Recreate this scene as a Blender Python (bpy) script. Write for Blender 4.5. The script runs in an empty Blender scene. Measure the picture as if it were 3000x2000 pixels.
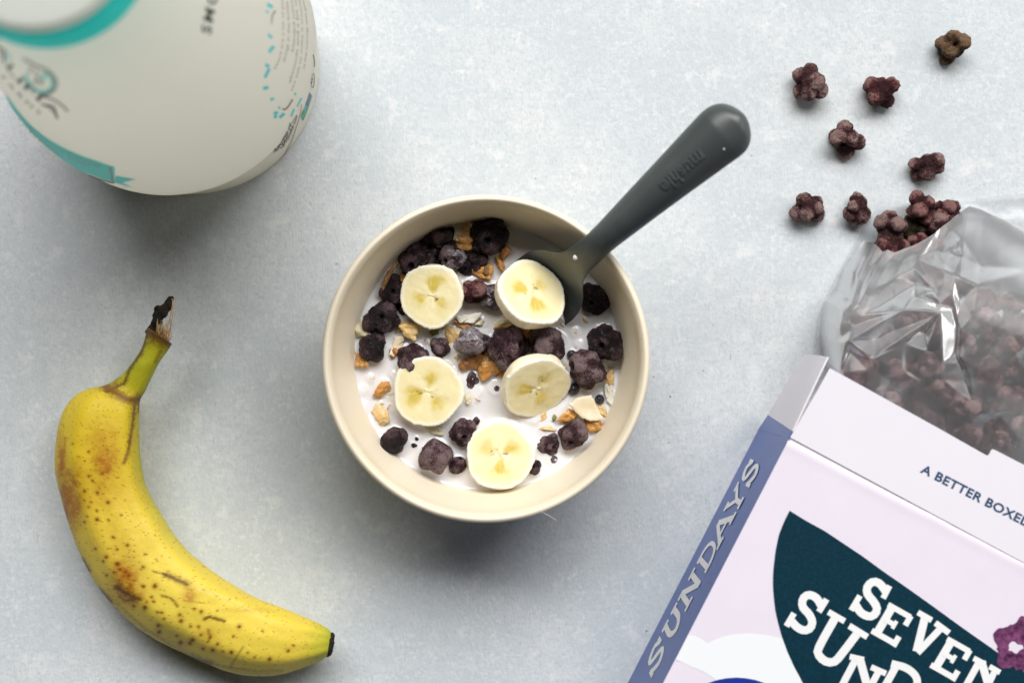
import bpy, math, random
import numpy as np
from mathutils import Vector, Matrix

# ------------------------------------------------------------------ camera, world, lights
sc = bpy.context.scene
H = 0.60            # camera height above the table (m)
S = 0.00013         # metres on the table per photo pixel (3000 px wide)
cam_d = bpy.data.cameras.new('camera'); cam = bpy.data.objects.new('camera', cam_d)
sc.collection.objects.link(cam); sc.camera = cam
cam.location = (0, 0, H)
cam_d.sensor_width = 36; cam_d.lens = 36 * H / (3000 * S)
cam_d.clip_start = 0.01; cam_d.clip_end = 20
cam_d.dof.use_dof = True; cam_d.dof.focus_distance = 0.572; cam_d.dof.aperture_fstop = 6.3

world = bpy.data.worlds.new('World'); sc.world = world; world.use_nodes = True
bg = world.node_tree.nodes['Background']
bg.inputs[0].default_value = (0.94, 0.98, 1.0, 1); bg.inputs[1].default_value = 0.015

def area(name, loc, target, sx, sy, power, col):
    d = bpy.data.lights.new(name, 'AREA'); d.shape = 'RECTANGLE'; d.size = sx; d.size_y = sy
    d.energy = power; d.color = col
    o = bpy.data.objects.new(name, d); sc.collection.objects.link(o)
    o.location = loc
    o.rotation_euler = (Vector(target) - Vector(loc)).to_track_quat('-Z', 'Y').to_euler()
    return o
area('window_light', (0.30, 2.05, 2.60), (0.0, 0.0, 0.0), 4.2, 1.5, 203, (1.0, 0.995, 0.98))
area('room_light', (1.9, 0.30, 0.85), (0, 0, 0.05), 0.9, 0.9, 8, (1.0, 0.99, 0.97))
sc.view_settings.view_transform = 'Standard'; sc.view_settings.look = 'None'
sc.view_settings.exposure = 0.0; sc.view_settings.gamma = 1.0

random.seed(7); rng = np.random.default_rng(7)
C = sc.collection

# ------------------------------------------------------------------ helpers
def W(px, py, z=0.0):
    k = (H - z) / H
    return ((px - 1500) * S * k, -(py - 1000) * S * k, z)
def WA(px, py, z):
    px = np.asarray(px, float); py = np.asarray(py, float); z = np.asarray(z, float) + 0 * px
    k = (H - z) / H
    return np.stack([(px - 1500) * S * k, -(py - 1000) * S * k, z], -1)
def on_plane(pts, p0, n):
    pts = np.asarray(pts, float)
    d = np.stack([(pts[:, 0] - 1500) * S, -(pts[:, 1] - 1000) * S, np.full(len(pts), -H)], -1)
    o = np.array([0, 0, H]); n = np.array(n, float); p0 = np.array(p0, float)
    t = ((p0 - o) @ n) / (d @ n)
    return o + d * t[:, None]
def mesh_obj(name, V, F, mat=None, parent=None, smooth=True):
    me = bpy.data.meshes.new(name)
    me.from_pydata([tuple(map(float, v)) for v in V], [], [tuple(int(i) for i in f) for f in F])
    me.update()
    if smooth: me.polygons.foreach_set('use_smooth', [True] * len(me.polygons))
    if mat: me.materials.append(mat)
    o = bpy.data.objects.new(name, me); C.objects.link(o)
    if parent is not None: o.parent = parent
    return o
def empty(name, loc):
    o = bpy.data.objects.new(name, None); o.empty_display_size = 0.01; C.objects.link(o); o.location = loc
    return o
def tag(o, label=None, cat=None, group=None, kind=None):
    if label: o['label'] = label
    if cat: o['category'] = cat
    if group: o['group'] = group
    if kind: o['kind'] = kind
    return o
def adopt(o, parent):   # o was built in world coordinates
    o.parent = parent; o.matrix_parent_inverse = Matrix.Translation(parent.location).inverted()
def recenter(o):        # put origin at base centre of a world-coordinate mesh
    n = len(o.data.vertices); a = np.empty(n * 3); o.data.vertices.foreach_get('co', a); a = a.reshape(-1, 3)
    c = np.array([(a[:, 0].min() + a[:, 0].max()) / 2, (a[:, 1].min() + a[:, 1].max()) / 2, a[:, 2].min()])
    a -= c; o.data.vertices.foreach_set('co', a.ravel()); o.data.update(); o.location = c
    return o
def grid_faces(nu, nv, wrap_u=False, off=0):
    F = []
    for i in range(nu if wrap_u else nu - 1):
        i2 = (i + 1) % nu
        for j in range(nv - 1):
            F.append((off + i * nv + j, off + i2 * nv + j, off + i2 * nv + j + 1, off + i * nv + j + 1))
    return F
def set_col(o, cols, name='tint'):
    at = o.data.color_attributes.new(name, 'FLOAT_COLOR', 'POINT')
    a = np.ones((len(cols), 4)); a[:, :3] = cols; at.data.foreach_set('color', a.ravel())
def catmull(P, n):
    P = np.asarray(P, float); Q = np.vstack([2 * P[0] - P[1], P, 2 * P[-1] - P[-2]]); out = []
    seg = len(P) - 1; m = max(1, n // seg)
    for i in range(seg):
        p0, p1, p2, p3 = Q[i:i + 4]
        for t in np.linspace(0, 1, m, endpoint=False):
            out.append(.5 * ((2 * p1) + (-p0 + p2) * t + (2 * p0 - 5 * p1 + 4 * p2 - p3) * t * t + (-p0 + 3 * p1 - 3 * p2 + p3) * t ** 3))
    out.append(P[-1]); return np.array(out)
def resample(P, n):
    P = np.asarray(P, float); d = np.r_[0, np.cumsum(np.linalg.norm(np.diff(P, axis=0), axis=1))]
    t = np.linspace(0, d[-1], n); return np.stack([np.interp(t, d, P[:, k]) for k in range(P.shape[1])], -1)

# vectorised value noise
class VN:
    def __init__(s, seed): s.r = np.random.default_rng(seed).random((64, 64, 64))
    def __call__(s, P):
        P = np.asarray(P, float); i = np.floor(P).astype(int); f = P - i; f = f * f * (3 - 2 * f)
        a = i % 64; b = (i + 1) % 64; r = s.r; x, y, z = f[..., 0], f[..., 1], f[..., 2]
        def L(ix, iy, iz): return r[ix, iy, iz]
        c00 = L(a[..., 0], a[..., 1], a[..., 2]) * (1 - x) + L(b[..., 0], a[..., 1], a[..., 2]) * x
        c10 = L(a[..., 0], b[..., 1], a[..., 2]) * (1 - x) + L(b[..., 0], b[..., 1], a[..., 2]) * x
        c01 = L(a[..., 0], a[..., 1], b[..., 2]) * (1 - x) + L(b[..., 0], a[..., 1], b[..., 2]) * x
        c11 = L(a[..., 0], b[..., 1], b[..., 2]) * (1 - x) + L(b[..., 0], b[..., 1], b[..., 2]) * x
        return ((c00 * (1 - y) + c10 * y) * (1 - z) + (c01 * (1 - y) + c11 * y) * z) * 2 - 1
vn = VN(3)
def fbm(P, o=4):
    s = 0; a = 1; P = np.asarray(P, float)
    for k in range(o): s = s + a * vn(P * 2 ** k + 7.3 * k); a *= .5
    return s / 1.6

# ------------------------------------------------------------------ materials
def new_mat(name, rough=0.5, col=(.8, .8, .8), spec=0.5):
    m = bpy.data.materials.new(name); m.use_nodes = True; nt = m.node_tree; b = nt.nodes['Principled BSDF']
    b.inputs['Base Color'].default_value = (*col, 1); b.inputs['Roughness'].default_value = rough
    b.inputs['Specular IOR Level'].default_value = spec
    return m, nt, b
def N(nt, t, **kw):
    n = nt.nodes.new(t)
    for k, v in kw.items():
        if k in n.inputs: n.inputs[k].default_value = v
        else: setattr(n, k, v)
    return n
def coords(nt, scale=(1, 1, 1), kind='Object'):
    tc = N(nt, 'ShaderNodeTexCoord'); mp = N(nt, 'ShaderNodeMapping'); mp.inputs['Scale'].default_value = scale
    nt.links.new(tc.outputs[kind], mp.inputs['Vector']); return mp.outputs[0]
def noise(nt, vec, scale, detail=4, rough=.6):
    n = N(nt, 'ShaderNodeTexNoise', Scale=scale, Detail=detail, Roughness=rough); nt.links.new(vec, n.inputs['Vector']); return n.outputs['Fac']
def ramp(nt, fac, stops):
    r = N(nt, 'ShaderNodeValToRGB'); e = r.color_ramp.elements
    while len(e) < len(stops): e.new(.5)
    for k, (p, c) in enumerate(stops):
        e[k].position = p; e[k].color = (*c, 1) if len(c) == 3 else c
    nt.links.new(fac, r.inputs[0]); return r.outputs[0]
def mixc(nt, fac, a, b, mode='MIX'):
    m = N(nt, 'ShaderNodeMix', data_type='RGBA', blend_type=mode)
    for sock, v in ((m.inputs[0], fac), (m.inputs[6], a), (m.inputs[7], b)):
        if hasattr(v, 'links') or hasattr(v, 'is_linked'): nt.links.new(v, sock)
        elif isinstance(v, (int, float)): sock.default_value = v
        else: sock.default_value = (*v, 1)
    return m.outputs[2]
def bump(nt, b, h, dist, strength=1.0, prev=None):
    bp = N(nt, 'ShaderNodeBump', Strength=strength, Distance=dist); nt.links.new(h, bp.inputs['Height'])
    if prev: nt.links.new(prev, bp.inputs['Normal'])
    nt.links.new(bp.outputs[0], b.inputs['Normal']); return bp.outputs[0]
L = lambda nt, a, b: nt.links.new(a, b)

# table surface: pale blue-grey painted board with mottling and fine vertical grain
def table_mat():
    m, nt, b = new_mat('painted_board', .62)
    v = coords(nt); vg = coords(nt, (1, .22, 1)); vh = coords(nt, (1, .055, 1))
    big = noise(nt, v, 9, 3, .5); mot = noise(nt, v, 210, 6, .68); fine = noise(nt, v, 700, 4, .7); g = noise(nt, vg, 1500, 3, .6)
    c = ramp(nt, mot, [(.34, (.53, .568, .592)), (.50, (.595, .625, .642)), (.66, (.66, .675, .682))])
    c = mixc(nt, ramp(nt, big, [(.35, (0, 0, 0)), (.75, (.30, .30, .30))]), c, (.68, .70, .71))
    c = mixc(nt, ramp(nt, fine, [(.33, (.7, .7, .7)), (.48, (0, 0, 0))]), c, (.42, .485, .52))
    c = mixc(nt, ramp(nt, g, [(.28, (.5, .5, .5)), (.43, (0, 0, 0))]), c, (.36, .43, .48))
    bg2 = noise(nt, v, 17, 4, .62); c = mixc(nt, ramp(nt, bg2, [(.44, (.55, .55, .55)), (.60, (0, 0, 0))]), c, (.50, .548, .58))
    w = noise(nt, v, 560, 4, .65)
    w2 = noise(nt, v, 55, 3, .6); fm = N(nt, 'ShaderNodeMath', operation='MULTIPLY'); L(nt, ramp(nt, w, [(.50, (0, 0, 0)), (.68, (.62, .62, .62))]), fm.inputs[0]); L(nt, ramp(nt, w2, [(.36, (.15, .15, .15)), (.62, (1, 1, 1))]), fm.inputs[1])
    c = mixc(nt, fm.outputs[0], c, (.775, .775, .765))
    bl = noise(nt, v, 95, 4, .65); c = mixc(nt, ramp(nt, bl, [(.585, (0, 0, 0)), (.66, (.42, .42, .42))]), c, (.77, .77, .76))
    # long hairline cracks
    hl = noise(nt, vh, 1100, 2, .5); hm = noise(nt, v, 40, 2, .5)
    cr = N(nt, 'ShaderNodeMath', operation='MULTIPLY'); L(nt, ramp(nt, hl, [(.235, (1, 1, 1)), (.265, (0, 0, 0))]), cr.inputs[0])
    L(nt, ramp(nt, hm, [(.52, (0, 0, 0)), (.62, (.7, .7, .7))]), cr.inputs[1])
    c = mixc(nt, cr.outputs[0], c, (.17, .21, .23))
    # tiny dark pits
    vo = N(nt, 'ShaderNodeTexVoronoi', Scale=150.0); L(nt, v, vo.inputs['Vector'])
    pm = noise(nt, v, 23, 2, .5)
    pt = N(nt, 'ShaderNodeMath', operation='MULTIPLY'); L(nt, ramp(nt, vo.outputs['Distance'], [(.045, (1, 1, 1)), (.075, (0, 0, 0))]), pt.inputs[0])
    L(nt, ramp(nt, pm, [(.58, (0, 0, 0)), (.66, (1, 1, 1))]), pt.inputs[1])
    c = mixc(nt, pt.outputs[0], c, (.20, .22, .24))
    L(nt, c, b.inputs['Base Color'])
    hsum = N(nt, 'ShaderNodeMath', operation='ADD'); L(nt, fine, hsum.inputs[0]); L(nt, g, hsum.inputs[1])
    bump(nt, b, hsum.outputs[0], .00022, .7)
    return m

def puff_mat(name, dark, mid, pale, rough, coat=0.0, milk=0.0, bias=0.0):
    m, nt, b = new_mat(name, rough, spec=.35)
    tc = N(nt, 'ShaderNodeTexCoord'); oi = N(nt, 'ShaderNodeObjectInfo')
    sh = N(nt, 'ShaderNodeVectorMath', operation='SCALE'); sh.inputs['Scale'].default_value = 1.0
    ad = N(nt, 'ShaderNodeVectorMath', operation='ADD'); L(nt, tc.outputs['Object'], ad.inputs[0])
    cb = N(nt, 'ShaderNodeCombineXYZ')
    for i in range(3): L(nt, oi.outputs['Random'], cb.inputs[i])
    L(nt, cb.outputs[0], ad.inputs[1]); v = ad.outputs[0]
    a = noise(nt, v, 2.6, 3, .6); g = noise(nt, v, 13.0, 4, .75)
    s = N(nt, 'ShaderNodeMath', operation='MULTIPLY_ADD'); L(nt, g, s.inputs[0]); s.inputs[1].default_value = .85; a6 = N(nt, 'ShaderNodeMath', operation='MULTIPLY'); L(nt, a, a6.inputs[0]); a6.inputs[1].default_value = .6; L(nt, a6.outputs[0], s.inputs[2])
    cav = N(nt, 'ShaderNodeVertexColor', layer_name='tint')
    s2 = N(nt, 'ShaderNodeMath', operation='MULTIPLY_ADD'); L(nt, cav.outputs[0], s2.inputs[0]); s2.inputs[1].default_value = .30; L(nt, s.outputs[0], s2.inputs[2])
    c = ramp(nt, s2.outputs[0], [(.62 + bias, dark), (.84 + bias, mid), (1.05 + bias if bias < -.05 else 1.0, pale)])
    if milk:
        mk = noise(nt, v, 1.4, 2, .5)
        fac = ramp(nt, mk, [(.62 - milk, (0, 0, 0)), (.70 - milk, (.85, .85, .85))])
        gg = ramp(nt, g, [(.42, (.25, .25, .25)), (.58, (1, 1, 1))])
        mm = N(nt, 'ShaderNodeMath', operation='MULTIPLY'); L(nt, fac, mm.inputs[0]); L(nt, gg, mm.inputs[1])
        c = mixc(nt, mm.outputs[0], c, (.62, .57, .62))
    L(nt, c, b.inputs['Base Color'])
    b.inputs['Coat Weight'].default_value = coat; b.inputs['Coat Roughness'].default_value = .22
    bump(nt, b, g, .0016, 1.0)
    return m
M = {}
M['table'] = table_mat()
M['puff_dry'] = puff_mat('cereal_dry', (.016, .003, .005), (.088, .027, .030), (.40, .255, .235), .95)
M['puff_red'] = puff_mat('cereal_red', (.022, .003, .005), (.095, .018, .022), (.36, .18, .165), .9, bias=.02)
M['puff_brown'] = puff_mat('cereal_brown', (.02, .009, .004), (.105, .052, .02), (.28, .17, .095), .85, bias=.02)
M['puff_olive'] = puff_mat('cereal_olive', (.014, .010, .004), (.055, .040, .013), (.15, .11, .045), .85)
M['puff_wet_shade'] = puff_mat('cereal_wet_shade', (.003, .001, .002), (.024, .008, .013), (.12, .065, .075), .6, coat=.12, bias=.08)  # wet cereal, with the shade inside the bowl put into a darker colour
M['puff_damp'] = puff_mat('cereal_damp', (.008, .002, .004), (.075, .023, .034), (.27, .185, .19), .65, coat=.08, bias=.02)
M['puff_milk'] = puff_mat('cereal_milky', (.01, .004, .007), (.06, .022, .032), (.28, .21, .22), .4, coat=.7, milk=.13)

def simple(name, col, rough=.5, spec=.5, var=None, vs=400, bmp=None, coat=0, sss=0):
    m, nt, b = new_mat(name, rough, col, spec)
    if var or bmp:
        v = coords(nt); n = noise(nt, v, vs, 4, .6)
        if var: L(nt, ramp(nt, n, [(.33, col), (.66, var)]), b.inputs['Base Color'])
        if bmp: bump(nt, b, noise(nt, v, vs * 3, 4, .6), bmp, 1.0)
    b.inputs['Coat Weight'].default_value = coat
    if sss:
        b.inputs['Subsurface Weight'].default_value = sss; b.inputs['Subsurface Radius'].default_value = (1, .6, .3)
        b.inputs['Subsurface Scale'].default_value = .0025
    return m
M['spoon'] = simple('grey_silicone', (.052, .062, .062), .38, .5, (.060, .070, .070), 60, .00003)
M['bowl'] = simple('cream_silicone', (.80, .705, .55), .45, .35, (.82, .73, .58), 25, .00003)
def bowl_specks():
    m = M['bowl']; nt = m.node_tree; b = nt.nodes['Principled BSDF']; v = coords(nt)
    vo = N(nt, 'ShaderNodeTexVoronoi', Scale=260.0); L(nt, v, vo.inputs['Vector'])
    src = b.inputs['Base Color'].links[0].from_socket
    f = ramp(nt, vo.outputs['Distance'], [(.03, (.55, .55, .55)), (.055, (0, 0, 0))])
    L(nt, mixc(nt, f, src, (.35, .27, .16)), b.inputs['Base Color'])
bowl_specks()
M['bottle'] = simple('cream_bottle', (.96, .935, .855), .42, .35, (.965, .94, .865), 12)
def thin_wall(m, fac, col):
    nt = m.node_tree; b = nt.nodes['Principled BSDF']; out = nt.nodes['Material Output']; t = N(nt, 'ShaderNodeBsdfTranslucent'); t.inputs[0].default_value = (*col, 1)
    mx = N(nt, 'ShaderNodeMixShader'); mx.inputs[0].default_value = fac; L(nt, b.outputs[0], mx.inputs[1]); L(nt, t.outputs[0], mx.inputs[2]); L(nt, mx.outputs[0], out.inputs[0])
thin_wall(M['bottle'], .64, (.985, .965, .90))
M['cap'] = simple('white_cap', (.80, .78, .73), .4, .4)
M['teal'] = simple('teal_plastic', (.03, .74, .70), .4, .4)
M['teal_print'] = simple('teal_print', (.24, .82, .84), .45, .3)
M['cyan_print'] = simple('cyan_print', (.10, .68, .76), .45, .3)
M['black_print'] = simple('black_print', (.02, .025, .025), .45, .3)
M['brown_print'] = simple('brown_print', (.36, .28, .27), .45, .3)
M['white_print'] = simple('white_print', (.80, .80, .80), .5, .3)
M['blue_print'] = simple('blue_print', (.07, .16, .42), .5, .3)
M['green_print'] = simple('green_print', (.12, .34, .14), .5, .3)
M['card_pink'] = simple('lilac_card', (.73, .665, .76), .42, .35, (.755, .70, .785), 30, .00002)
M['card_flap'] = simple('pale_lilac_card', (.77, .73, .80), .42, .35, (.785, .745, .81), 30, .00002)
M['card_blue'] = simple('blue_card', (.022, .068, .32), .34, .6, (.03, .085, .37), 30)
M['card_raw'] = simple('bare_card_edge', (.55, .47, .36), .8, .1)
M['navy_print'] = simple('dark_teal_print', (.002, .022, .038), .5, .12, (.004, .034, .056), 900)
M['cloud_print'] = simple('cloud_print', (.80, .82, .84), .45, .3)
M['deepblue_print'] = simple('deep_blue_print', (.01, .03, .28), .45, .3)
M['ink'] = simple('blue_black_ink', (.025, .07, .15), .5, .3)
M['purple_print'] = simple('purple_print', (.03, .004, .025), .5, .3, (.22, .06, .17), 420)
M['milk'] = simple('milk', (.80, .775, .775), .10, .5, sss=.5)
M['milk_drop'] = simple('milk_drop', (.80, .80, .82), .08, .5)
M['fruit'] = simple('dried_fruit', (.56, .22, .035), .3, .5, (.72, .40, .12), 330, .0006, coat=.4)
M['fruit_dark'] = simple('dark_dried_fruit', (.27, .085, .016), .3, .5, (.50, .23, .06), 330, .0006, coat=.4)
M['fruit_pale'] = simple('pale_dried_fruit', (.68, .42, .13), .35, .5, (.76, .55, .27), 330, .0005, coat=.3)
M['oat'] = simple('oat_flake', (.70, .60, .38), .5, .4, (.76, .69, .52), 500, .0004)
M['coconut'] = simple('coconut_flake', (.79, .74, .62), .4, .4, (.82, .78, .69), 300, .0002, coat=.2)
M['coconut_toast'] = simple('toasted_coconut', (.74, .58, .36), .4, .4, (.80, .72, .55), 160, .0002, coat=.2)
M['coconut_olive'] = simple('shaded_coconut', (.55, .50, .34), .4, .4, (.66, .60, .42), 160, .0002)  # greenish beige coconut; for flakes in shade, the shade is in this colour
M['husk'] = simple('brown_husk', (.16, .065, .02), .5, .4, (.40, .22, .09), 700, .0005)
M['berry'] = simple('dried_berry', (.006, .008, .012), .22, .6, (.02, .022, .03), 500, .0003, coat=.5)
M['seed'] = simple('green_seed', (.13, .15, .03), .4, .4, (.25, .26, .08), 800)
M['stem_black'] = simple('black_dry_stem', (.010, .008, .006), .8, .3, (.035, .025, .015), 700, .0008)
M['fibre'] = simple('tan_fibre', (.42, .25, .11), .7, .3, (.60, .42, .22), 900)
M['hair'] = simple('pale_hair', (.75, .72, .66), .4, .4)

def col_mat(name, rough, coat=0, bs=900, bd=.0002, sss=0, grain=None):
    m, nt, b = new_mat(name, rough, spec=.22)
    vc = N(nt, 'ShaderNodeVertexColor', layer_name='tint'); c = vc.outputs[0]
    v = coords(nt)
    if grain:
        g = noise(nt, v, grain, 4, .65); c = mixc(nt, ramp(nt, g, [(.35, (.14, .14, .14)), (.65, (0, 0, 0))]), c, (.45, .33, .05))
    L(nt, c, b.inputs['Base Color']); bump(nt, b, noise(nt, v, bs, 4, .6), bd, 1.0)
    b.inputs['Coat Weight'].default_value = coat; b.inputs['Coat Roughness'].default_value = .3
    if sss:
        b.inputs['Subsurface Weight'].default_value = sss; b.inputs['Subsurface Radius'].default_value = (1, .7, .25)
        b.inputs['Subsurface Scale'].default_value = .002
    return m
M['peel'] = col_mat('banana_peel', .50, .04, 500, .00018, 0, 1400)
M['flesh'] = col_mat('banana_flesh', .32, .4, 700, .00010, .25)

def film_mat(name, haze, edge, attr=False):
    m = bpy.data.materials.new(name); m.use_nodes = True; nt = m.node_tree; nt.nodes.clear()
    out = N(nt, 'ShaderNodeOutputMaterial'); tr = N(nt, 'ShaderNodeBsdfTransparent'); tr.inputs[0].default_value = (.97, .975, .98, 1)
    di = N(nt, 'ShaderNodeBsdfDiffuse'); di.inputs[0].default_value = (.80, .80, .82, 1)
    tl = N(nt, 'ShaderNodeBsdfTranslucent'); tl.inputs[0].default_value = (.75, .75, .77, 1)
    gl = N(nt, 'ShaderNodeBsdfGlossy'); gl.inputs['Roughness'].default_value = .30
    ms = N(nt, 'ShaderNodeMixShader'); ms.inputs[0].default_value = .45; L(nt, di.outputs[0], ms.inputs[1]); L(nt, tl.outputs[0], ms.inputs[2])
    lw = N(nt, 'ShaderNodeLayerWeight'); lw.inputs['Blend'].default_value = .35
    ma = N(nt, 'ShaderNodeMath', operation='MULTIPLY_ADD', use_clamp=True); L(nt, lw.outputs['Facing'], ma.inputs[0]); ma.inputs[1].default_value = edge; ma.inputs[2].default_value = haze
    rf = N(nt, 'ShaderNodeBsdfRefraction', Roughness=.30, IOR=1.10); rf.inputs[0].default_value = (.97, .975, .98, 1)
    mr = N(nt, 'ShaderNodeMixShader'); mr.inputs[0].default_value = .28 if attr else .0; L(nt, tr.outputs[0], mr.inputs[1]); L(nt, rf.outputs[0], mr.inputs[2]); tr = mr
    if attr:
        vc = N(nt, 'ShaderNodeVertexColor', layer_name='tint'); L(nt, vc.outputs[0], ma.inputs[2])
    m1 = N(nt, 'ShaderNodeMixShader'); L(nt, ma.outputs[0], m1.inputs[0]); L(nt, tr.outputs[0], m1.inputs[1]); L(nt, ms.outputs[0], m1.inputs[2])
    fr = N(nt, 'ShaderNodeFresnel', IOR=1.5)
    f2 = N(nt, 'ShaderNodeMath', operation='MULTIPLY_ADD', use_clamp=True); L(nt, fr.outputs[0], f2.inputs[0]); f2.inputs[1].default_value = .78; f2.inputs[2].default_value = .0
    m2 = N(nt, 'ShaderNodeMixShader'); L(nt, f2.outputs[0], m2.inputs[0]); L(nt, m1.outputs[0], m2.inputs[1]); L(nt, gl.outputs[0], m2.inputs[2])
    L(nt, m2.outputs[0], out.inputs[0]); return m
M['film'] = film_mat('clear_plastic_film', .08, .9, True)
M['film_back'] = film_mat('clear_plastic_film_flat', .12, .5)

# ------------------------------------------------------------------ table (setting)
tb = mesh_obj('tabletop', [(-1.4, -1.2, 0), (1.4, -1.2, 0), (1.4, 1.3, 0), (-1.4, 1.3, 0), (-1.4, -1.2, -.03), (1.4, -1.2, -.03), (1.4, 1.3, -.03), (-1.4, 1.3, -.03)],
              [(0, 1, 2, 3), (7, 6, 5, 4), (0, 4, 5, 1), (1, 5, 6, 2), (2, 6, 7, 3), (3, 7, 4, 0)], M['table'], smooth=False)
tag(tb, 'pale blue grey mottled painted board under everything', kind='structure')

# ------------------------------------------------------------------ lathe
def lathe(profile, seg=128):
    V = []; n = len(profile)
    for i in range(seg):
        a = 2 * math.pi * i / seg
        for r, z in profile: V.append((r * math.cos(a), r * math.sin(a), z))
    return V, grid_faces(seg, n, True)

# ------------------------------------------------------------------ bowl + milk
ZR = .052; ZM = .0245; DZ = ZM - .030
bx, by, _ = W(1423, 1051, ZR)
def px2r(p, z): return p * S * (H - z) / H
Ro = px2r(481, ZR); Ri = px2r(457, ZR); Rm = px2r(386, ZM)
prof = [(0.0001, .0032), (.020, .0033), (.030, .0043), (.0375, .0080), (.0430, .0145), (Rm - .0014, .0200), (Rm, ZM), (Rm + .0024, .033), (Ri - .0012, .043), (Ri - .0004, .0486), (Ri + .0001, .0504), (Ri + .0008, .0516),
        ((Ri + Ro) / 2, ZR), (Ro - .0006, .0517), (Ro, .0508), (Ro + .0001, .0494), (Ro - .0006, .046), (Ro - .0032, .036), (Ro - .0075, .024), (Ro - .0135, .013), (Ro - .020, .0055), (Ro - .024, .0015), (Ro - .0255, .0), (Ro - .030, 0), (Ro - .0305, .0012), (0.0001, .0012)]
pr = catmull(prof, 100)
V, F = lathe([tuple(p) for p in pr], 160)
bowl = mesh_obj('cereal_bowl', V, F, M['bowl']); bowl.location = (bx, by, 0)
tag(bowl, 'cream bowl filled with milk, cereal and banana slices', 'bowl')

# things in the milk push up a little meniscus: filled in while they are placed
menis = []

# ------------------------------------------------------------------ cereal puffs
def icosphere(sub):
    import bmesh
    bm = bmesh.new(); bmesh.ops.create_icosphere(bm, subdivisions=sub, radius=1)
    V = np.array([v.co[:] for v in bm.verts]); F = [tuple(v.index for v in f.verts) for f in bm.faces]; bm.free(); return V, F
ICO = {k: icosphere(k) for k in (2, 3, 4, 5)}
def puff_mesh(seed, lobes=8, sub=5, hole=True, flat=.85, square=False, core=.74, rr_=(.32, .58), dd_=(.46, .62)):
    r = np.random.default_rng(seed); Vd, F = ICO[sub]
    # lobes spread over a sphere
    D = []
    while len(D) < lobes:
        d = r.normal(size=3); d /= np.linalg.norm(d)
        if all(d @ e < .62 for e in D) or r.random() < .02: D.append(d)
    D = np.array(D); rad = r.uniform(*rr_, lobes); dist = r.uniform(*dd_, lobes)
    R = np.full(len(Vd), core)
    if square: R = .86 / (np.abs(Vd) ** 5).sum(1) ** (1 / 5.) * .92
    k = 20.0; acc = np.exp(k * R)
    for d, a, q in zip(D, rad, dist):
        c = Vd @ d; disc = a * a - q * q * (1 - c * c)
        ri = np.where((disc > 0) & (c > 0), q * c + np.sqrt(np.maximum(disc, 0)), 0)
        acc += np.exp(k * ri) - 1 * (ri == 0)
    R = np.log(np.maximum(acc, 1.0)) / k
    if hole:
        hd = r.normal(size=3); hd[2] = abs(hd[2]) + 1.2; hd /= np.linalg.norm(hd)
        c = np.arccos(np.clip(Vd @ hd, -1, 1)); ax = np.cross(hd, [1, 0, 0]); ax /= np.linalg.norm(ax)
        e = c * (1 + .8 * np.abs(Vd @ ax)); R = R * (1 - .62 * np.exp(-(e / .20) ** 3))
    base = R.copy()
    R = R + .085 * fbm(Vd * 2.6 + seed, 3) + .060 * fbm(Vd * 6.5 + seed * 2, 4) + .030 * vn(Vd * 15 + seed)
    pits = vn(Vd * 9 + seed * 3.7); R = R - .22 * np.clip(pits - .42, 0, 1)
    P = Vd * R[:, None]; P *= np.array([1, r.uniform(.88, 1.0), flat])
    P /= np.abs(P[:, :2]).max() * .93
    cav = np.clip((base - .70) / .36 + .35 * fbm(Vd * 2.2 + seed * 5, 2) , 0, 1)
    me = bpy.data.meshes.new('puff_shape'); me.from_pydata(P.tolist(), [], F); me.update()
    me.polygons.foreach_set('use_smooth', [True] * len(me.polygons))
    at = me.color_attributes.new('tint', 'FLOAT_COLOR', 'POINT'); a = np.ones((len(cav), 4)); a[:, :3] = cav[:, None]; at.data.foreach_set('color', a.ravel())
    me.materials.append(M['puff_dry']); return me
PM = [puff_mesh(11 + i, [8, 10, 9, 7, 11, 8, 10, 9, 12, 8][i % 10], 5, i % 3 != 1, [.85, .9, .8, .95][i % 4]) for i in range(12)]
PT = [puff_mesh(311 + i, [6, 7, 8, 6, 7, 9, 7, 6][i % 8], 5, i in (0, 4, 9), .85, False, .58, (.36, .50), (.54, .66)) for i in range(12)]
PSQ = puff_mesh(77, 6, 5, False, .9, True)
def puff(name, px, py, r2352, z, mat, label, var, rot=None, group=None, cat='cereal piece', squash=1.0):
    r = r2352 * 1.2755 * S * (H - z) / H
    me = PSQ if var == 'sq' else (PT if (group or '').startswith('cereal puffs spill') else PM)[var % len(PM)]
    o = bpy.data.objects.new(name, me); C.objects.link(o)
    o.location = W(px * 1.2755, py * 1.2755, z); rr = random.Random(int(px * 7 + py))
    o.rotation_euler = rot if rot else (rr.uniform(-.5, .5), rr.uniform(-.5, .5), rr.uniform(0, 6.28))
    o.scale = (r, r, r * squash)
    o.material_slots[0].link = 'OBJECT'; o.material_slots[0].material = M[mat]
    tag(o, label, cat, group); return o

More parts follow.
